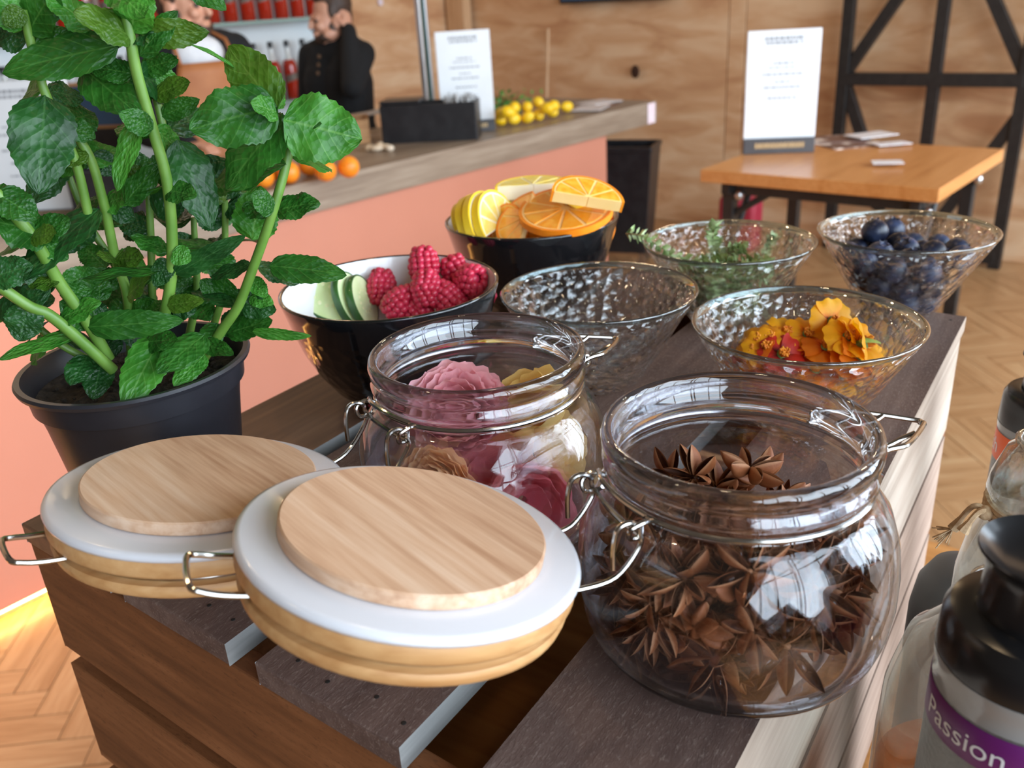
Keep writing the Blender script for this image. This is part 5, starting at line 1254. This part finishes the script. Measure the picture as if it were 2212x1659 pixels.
#     base        tip       width off_b  off_t roll fold sag mat
for a in ((612, 258, 786, 300, 152, -.018, -.012, 12, .10, .06, 1), (598, 232, 402, 274, 140, -.020, -.040, -8, .20, .14, 0), (600, 236, 487, 96, 112, -.020, -.004, -25, .25, .05, 3),
          (594, 238, 566, 142, 66, -.018, .004, 30, .3, .05, 1), (600, 244, 545, 220, 60, -.022, -.034, 0, .3, .1, 1), (610, 262, 470, 405, 130, -.012, -.028, 20, .2, .15, 0),
          (462, 395, 604, 340, 105, .004, -.020, -10, .2, .12, 0), (384, 302, 462, 496, 96, -.008, -.020, -12, .25, .12, 2), 
          (255, 98, -14, 150, 100, -.024, -.034, -5, .2, .1, 0), (178, 146, 298, 246, 98, -.012, -.034, 15, .2, .05, 0), (98, 205, 82, 414, 136, -.022, -.050, -8, .22, .16, 2),
          (286, 80, 164, 18, 92, -.03, -.05, 10, .2, .1, 3), (284, 70, 300, -50, 90, -.03, -.04, 0, .2, .1, 1), (306, 72, 452, 72, 66, -.028, -.03, 40, .3, .12, 3), (506, 148, 404, 84, 30, -.01, -.02, 50, .5, .1, 1),
          (380, -60, 489, 20, 64, -.01, -.015, 0, .2, .05, 0), (60, 60, -20, -30, 90, -.022, -.03, 0, .2, .1, 1), (62, 70, 120, -40, 90, -.022, -.03, 0, .2, .1, 0), (200, 60, 100, -20, 90, -.02, -.03, 20, .2, .1, 1),
          (240, -30, 310, 30, 80, -.03, -.05, 0, .2, .1, 1), (105, 505, -25, 470, 118, -.036, -.05, 10, .2, .1, 0), (215, 452, 14, 604, 100, -.010, -.050, 25, .25, .12, 2), (352, 585, 163, 592, 46, -.016, -.03, 35, .3, .1, 0),
          (376, 592, 528, 512, 48, -.016, -.026, 40, .4, .08, 2), (544, 518, 562, 400, 100, .006, .012, 0, .12, .05, 1), (582, 574, 748, 588, 68, -.010, -.02, 5, .2, .12, 0), (486, 602, 468, 534, 66, .016, .012, 0, .15, .05, 0),
          (478, 662, 486, 598, 72, .018, .012, 0, .2, .05, 0), (188, 706, 388, 694, 66, -.028, -.036, 30, .2, .16, 0), (352, 722, 268, 870, 92, -.014, -.058, -5, .15, .18, 1), (442, 724, 338, 800, 76, -.010, -.046, 5, .18, .1, 0),
          (442, 766, 374, 830, 52, -.016, -.04, 0, .2, .1, 1), (172, 722, -14, 768, 46, -.03, -.05, 20, .25, .1, 1), (545, 716, 672, 730, 28, -.004, -.01, 45, .4, .1, 1), (302, 256, 238, 412, 56, -.024, -.04, 20, .3, .14, 1),
          (268, 440, 345, 350, 60, -.010, -.01, 0, .2, .1, 0), (120, 610, 20, 560, 70, -.03, -.04, 0, .2, .1, 2), (0, 690, 100, 620, 80, -.036, -.04, 10, .2, .1, 2), (230, 580, 170, 520, 60, .0, .01, 0, .2, .1, 0),
          (225, 440, 300, 470, 60, 0, .01, 0, .2, .1, 2), (340, 470, 400, 380, 80, .02, .02, 0, .2, .1, 2), (325, 500, 250, 470, 60, .03, .03, 0, .2, .1, 2), (420, 560, 380, 500, 60, .03, .03, 0, .2, .1, 2),
          (424, 640, 380, 600, 60, .03, .03, 0, .2, .1, 0), (424, 650, 450, 690, 60, .026, .01, 0, .2, .1, 0), (490, 720, 585, 690, 55, .01, .0, 20, .2, .1, 0), (540, 640, 590, 655, 42, .0, -.005, 0, .2, .1, 1),
          (540, 600, 575, 640, 40, 0, -.01, 0, .2, .1, 1), (470, 700, 445, 745, 55, .008, -.01, 0, .2, .1, 0), (330, 740, 250, 700, 66, .01, 0, 0, .2, .1, 2), (300, 720, 240, 640, 70, .0, .01, 0, .2, .1, 0),
          (200, 700, 130, 650, 70, -.02, -.03, 0, .2, .1, 0), (215, 650, 215, 590, 50, -.01, 0, 0, .2, .1, 0), (360, 680, 420, 650, 60, -.006, .0, 0, .2, .1, 0), (280, 690, 340, 650, 60, .0, .0, 0, .2, .1, 0),
          (310, 740, 380, 730, 60, -.02, -.03, 0, .2, .1, 0), (190, 770, 150, 830, 60, -.02, -.04, 0, .2, .1, 2), (220, 780, 200, 860, 66, -.02, -.04, 0, .2, .1, 2), (250, 770, 210, 720, 66, .01, .01, 0, .2, .1, 2),
          (480, 720, 540, 660, 60, .012, .01, 0, .2, .1, 2), (430, 740, 500, 760, 45, -.004, -.02, 0, .2, .1, 0), (500, 430, 440, 330, 100, .018, .022, 0, .2, .1, 2), (486, 480, 420, 440, 80, .02, .018, 0, .2, .1, 2),
          (490, 440, 560, 470, 70, .02, .02, 0, .2, .1, 2), (320, 400, 270, 320, 70, .03, .03, 0, .2, .1, 0), (130, 330, 200, 280, 80, .02, .02, 0, .2, .1, 2), (140, 330, 60, 440, 80, .02, .0, 0, .2, .1, 2),
          (190, 480, 120, 540, 80, .02, .0, 0, .2, .1, 2), (-10, 415, 80, 470, 80, -.046, -.05, 0, .2, .1, 0), (70, 512, 150, 470, 70, -.04, -.04, 0, .2, .1, 0), (-20, 600, 70, 570, 80, -.05, -.045, 0, .2, .1, 2),
          (60, 660, 40, 740, 80, -.044, -.05, 0, .2, .1, 2), (130, 640, 200, 620, 60, -.03, -.02, 0, .2, .1, 0), (365, 560, 330, 620, 50, -.016, -.02, 0, .2, .1, 2), (360, 410, 420, 420, 60, -.02, -.03, 0, .2, .1, 0),
          (230, 660, 160, 700, 60, .0, -.01, 0, .2, .1, 2), (-20, 585, 40, 640, 60, -.02, -.02, 0, .2, .1, 2), (310, 150, 400, 190, 50, -.008, .0, 20, .3, .1, 1), (350, 250, 430, 215, 46, -.006, -.01, 30, .3, .1, 0),
          (300, 120, 380, 20, 60, -.028, -.03, 0, .2, .1, 0), (75, 110, 150, 60, 60, -.022, -.02, 0, .2, .1, 0)):
    leaf(*a)
rg = random.Random(21)
for st_ in STEMS:
    for (x, y, o) in st_[1:]:
        for sg_ in (-1, 1):
            if y > 700 and rg.random() < .4: continue
            dx = sg_*rg.uniform(50, 115); dy = rg.uniform(-45, 55); w_ = rg.uniform(52, 88)*(1 if y < 560 else .75)
            if y < 680 and rg.random() < .35:
                leaf(x, y, x+sg_*rg.uniform(35, 75), y+rg.uniform(-50, 40), rg.uniform(40, 62), o-.004, o-rg.uniform(.004, .02), rg.uniform(-30, 30), .2, .12, rg.choice((0, 1, 3)))
            leaf(x+sg_*6, y, x+dx, y+dy, w_, o+.006, o+rg.uniform(.0, .045), rg.uniform(-35, 35), .2, rg.uniform(.06, .16), rg.choice((0, 0, 2, 2, 1)))

# ================================================================== SYRUP BOTTLES BY THE CRATE
m_silver = P('silver_label_foil', (.12, .125, .122), .35, metal=.3, c2=(.20, .205, .20), nscale=30, bump=.5, bscale=420, bdist=.0012)
m_silvers = P('clear_plastic_shoulder', (.22, .22, .215), .18, c2=(.28, .28, .275), nscale=10, coat=.5)
m_purple = P('purple_band', srgb(104, 26, 104), .4, c2=srgb(96, 22, 96), nscale=10)
m_oband = P('orange_band', srgb(226, 96, 40), .4, c2=srgb(220, 90, 36), nscale=10)
m_text = P('white_print', (.72, .70, .72), .5, c2=(.76, .74, .76), nscale=20)
def curved_text(txt, R_, z0, size, a_mid, parent):
    cu = bpy.data.curves.new('lettering', 'FONT'); cu.body = txt; cu.size = size; cu.align_x = 'CENTER'
    cu.fill_mode = 'FRONT' if hasattr(cu, 'fill_mode') else cu.fill_mode
    to = bpy.data.objects.new('lettering', cu); COL.objects.link(to)
    bpy.context.view_layer.update()
    dg = bpy.context.evaluated_depsgraph_get(); me = bpy.data.meshes.new_from_object(to.evaluated_get(dg))
    bpy.data.objects.remove(to)
    bm = bmesh.new(); bm.from_mesh(me)
    bmesh.ops.triangulate(bm, faces=bm.faces)
    for _ in range(2): bmesh.ops.subdivide_edges(bm, edges=[e for e in bm.edges if e.calc_length() > size*.18], cuts=1)
    for v in bm.verts:
        a = a_mid+v.co.x/R_; v.co = (R_*math.cos(a), R_*math.sin(a), z0+v.co.y)
    bm.to_mesh(me); bm.free(); me.materials.clear(); me.materials.append(m_text)
    put('lettering', me, parent)
def syrup(label, c, band, word, zb0, zb1, zc0, zc1, zs, a_mid, R_=.030, spout=True, txt=.0145):
    b = thing('syrup_bottle', label, 'bottle', (c[0], c[1], ZS))
    L = lambda z: z-ZS
    MB().lathe([(0, 0), (R_*.92, 0), (R_, .004), (R_, L(zb0)-.012), (R_, L(zb1)+.001)], 56).build('foil_body', m_silver, b)
    MB().lathe([(R_, L(zb1)+.001), (R_*.985, L(zb1)+.006), (R_*1.02, L(zc0)-.004), (R_*1.03, L(zc0)), (R_*.9, L(zc0)+.001)], 56).build('shoulder', m_silvers, b)
    MB().lathe([(R_*1.004, L(zb0)), (R_*1.012, L(zb0)+.0003), (R_*1.012, L(zb1)-.0003), (R_*1.004, L(zb1))], 56).build('colour_band', band, b)
    MB().lathe([(R_*.9, L(zc0)), (R_*1.02, L(zc0)), (R_*1.03, L(zc0)+.002), (R_*1.0, L(zc1)-.004), (R_*.93, L(zc1)-.0005), (R_*.84, L(zc1)+.0004), (R_*.74, L(zc1)+.0010), (R_*.66, L(zc1)+.0012), (0, L(zc1)+.0012)], 56).build('collar', m_blackgloss, b)
    if spout:
        h = zs-zc1
        MB().lathe([(R_*.68, L(zc1)-.002), (R_*.655, L(zc1)+h*.3), (R_*.635, L(zc1)+h*.62), (R_*.67, L(zc1)+h*.85), (R_*.76, L(zs)-.001), (R_*.75, L(zs)), (R_*.66, L(zs)-.002), (R_*.46, L(zs)-.006), (0, L(zs)-.007)], 48).build('spout', m_blackgloss, b)
    curved_text(word, R_*1.018, L(zb0)+(zb1-zb0)*.26, txt, a_mid, b)
    return b
pc = at_d(2218, 1450, .36); cc = (pc.x, pc.y); zo = lambda y: z_over(2216, y, *cc)
af = math.atan2(-cc[1], -cc[0])
syrup('syrup bottle with a purple band and black pouring spout beside the crate', cc, m_purple, 'Passion', zo(1572), zo(1488), zo(1418), zo(1318), zo(1175), af-.56, txt=.0112, R_=.0285)
pc = at_d(2268, 900, .70); cc2 = (pc.x, pc.y); z2 = lambda y: z_over(2268, y, *cc2); af2 = math.atan2(-cc2[1], -cc2[0])
syrup('syrup bottle with an orange band and black cap past the glass stopper', cc2, m_oband, 'Peach', z2(995), z2(935), z2(915), z2(845), z2(765), af2-1.62, spout=True)
# glass flask tied with twine
m_flask = thin_glass('flask_glass', (.93, .96, .96), bump=.3, bscale=60, bdist=.001, refr=.5, f0=.12)
m_twine = P('jute_twine', srgb(170, 136, 100), .9, c2=srgb(200, 170, 134), nscale=300, bump=.5, bscale=400)
pc = at_d(2250, 1050, .50); fc_ = (pc.x, pc.y); zf = lambda y: z_over(2250, y, *fc_)
fk = thing('glass_flask', 'clear glass flask with jute twine tied round its neck', 'flask', (fc_[0], fc_[1], ZS))
zt_, zn = zf(945)-ZS, zf(1105)-ZS
MB().lathe([(0, 0), (.028, 0), (.031, .004), (.031, zn-.04), (.027, zn-.015), (.021, zn-.003), (.0205, zn+.004), (.0235, zn+.010), (.0225, zt_-.022), (.0175, zt_-.007), (.0145, zt_-.004), (.0150, zt_-.001), (.0135, zt_), (.0118, zt_-.001), (.0125, zt_-.006), (.020, zt_-.022), (.021, zn+.01), (.0182, zn), (.0285, zn-.04), (.0285, .004), (0, .003)], 48).build('glass', m_flask, fk, angle=None)
tw_ = MB()
for k in range(3): tw_.tube([(.0222*math.cos(a), .0222*math.sin(a), zn-.003+.003*k+.0008*math.sin(a*3)) for a in [2*PI*q/32 for q in range(32)]], .0016, 6, closed=True)
tw_.build('twine_winding', m_twine, fk)
kn_ = MB(); A0 = math.atan2(-fc_[1], -fc_[0])-1.0; kd_ = Vector((math.cos(A0), math.sin(A0), 0)); ks = Vector((-kd_.y, kd_.x, 0)); base_ = kd_*.0225+Vector((0, 0, zn))
kn_.ball(tuple(base_+kd_*.002), (.0042, .0042, .0038), 10, 8)
for (q, w_) in ((-.3, -.012), (.25, -.008)):
    kn_.tube(arcs([base_, base_+kd_*.007+ks*q*.01+Vector((0, 0, .002)), base_+kd_*.014+ks*q*.016+Vector((0, 0, w_))]), [.0016]*6+[.0015]*4+[.0022, .0028, .003], 6)
for k in range(14):
    e = base_+kd_*.014+ks*-.3*.016+Vector((0, 0, -.012)); kn_.tube([e, e+kd_*random.uniform(.003, .009)+ks*random.gauss(0, .004)+Vector((0, 0, random.uniform(-.010, -.002)))], .00035, 4)
kn_.build('twine_knot', m_twine, fk)
# round jug with amber liquid
pc = at_d(2122, 1470, .468); jc = (pc.x, pc.y); zj = z_over(2118, 1330, *jc)-ZS
m_amber = P('amber_liquid', srgb(214, 120, 30), .05, trans=.7, c2=srgb(226, 140, 40), nscale=3, ior=1.33)
jg = thing('glass_jug', 'round clear glass jug half full of amber drink by the crate', 'jug', (jc[0], jc[1], ZS))
Rj = .041
MB().lathe([(0, 0), (.034, 0), (Rj, .008), (Rj, zj-.075), (Rj*.97, zj-.045), (Rj*.82, zj-.018), (Rj*.5, zj-.002), (.014, zj+.006), (.0125, zj+.02), (.0105, zj+.02), (.012, zj+.004), (Rj*.46, zj-.005), (Rj*.78, zj-.021), (Rj*.93, zj-.047), (Rj*.955, zj-.075), (Rj*.955, .010), (.032, .004), (0, .004)], 48).build('glass', thin_glass('jug_glass', (.95, .96, .95), refr=.2, f0=.07), jg, angle=None)
MB().lathe([(0, .0045), (.031, .0046), (Rj*.95, .0105), (Rj*.95, zj-.095), (0, zj-.095)], 48).build('amber_drink', m_amber, jg, angle=50)
m_greyc = P('grey_rubber', (.075, .07, .07), .6, c2=(.09, .085, .085), nscale=20)
pc = at_d(2074, 1300, .60); gc = (pc.x, pc.y); zg = z_over(2085, 1215, *gc)-ZS
gk = thing('grey_canister', 'dark grey rounded canister behind the amber jug', 'canister', (gc[0], gc[1], ZS))
MB().lathe([(0, 0), (.024, 0), (.026, .003), (.026, zg-.07)], 40).build('body', m_greyc, gk)
MB().lathe([(.026, zg-.07), (.0272, zg-.068), (.0272, zg-.035), (.0245, zg-.016), (.018, zg-.004), (.009, zg), (0, zg)], 40).build('lid', m_greyc, gk)
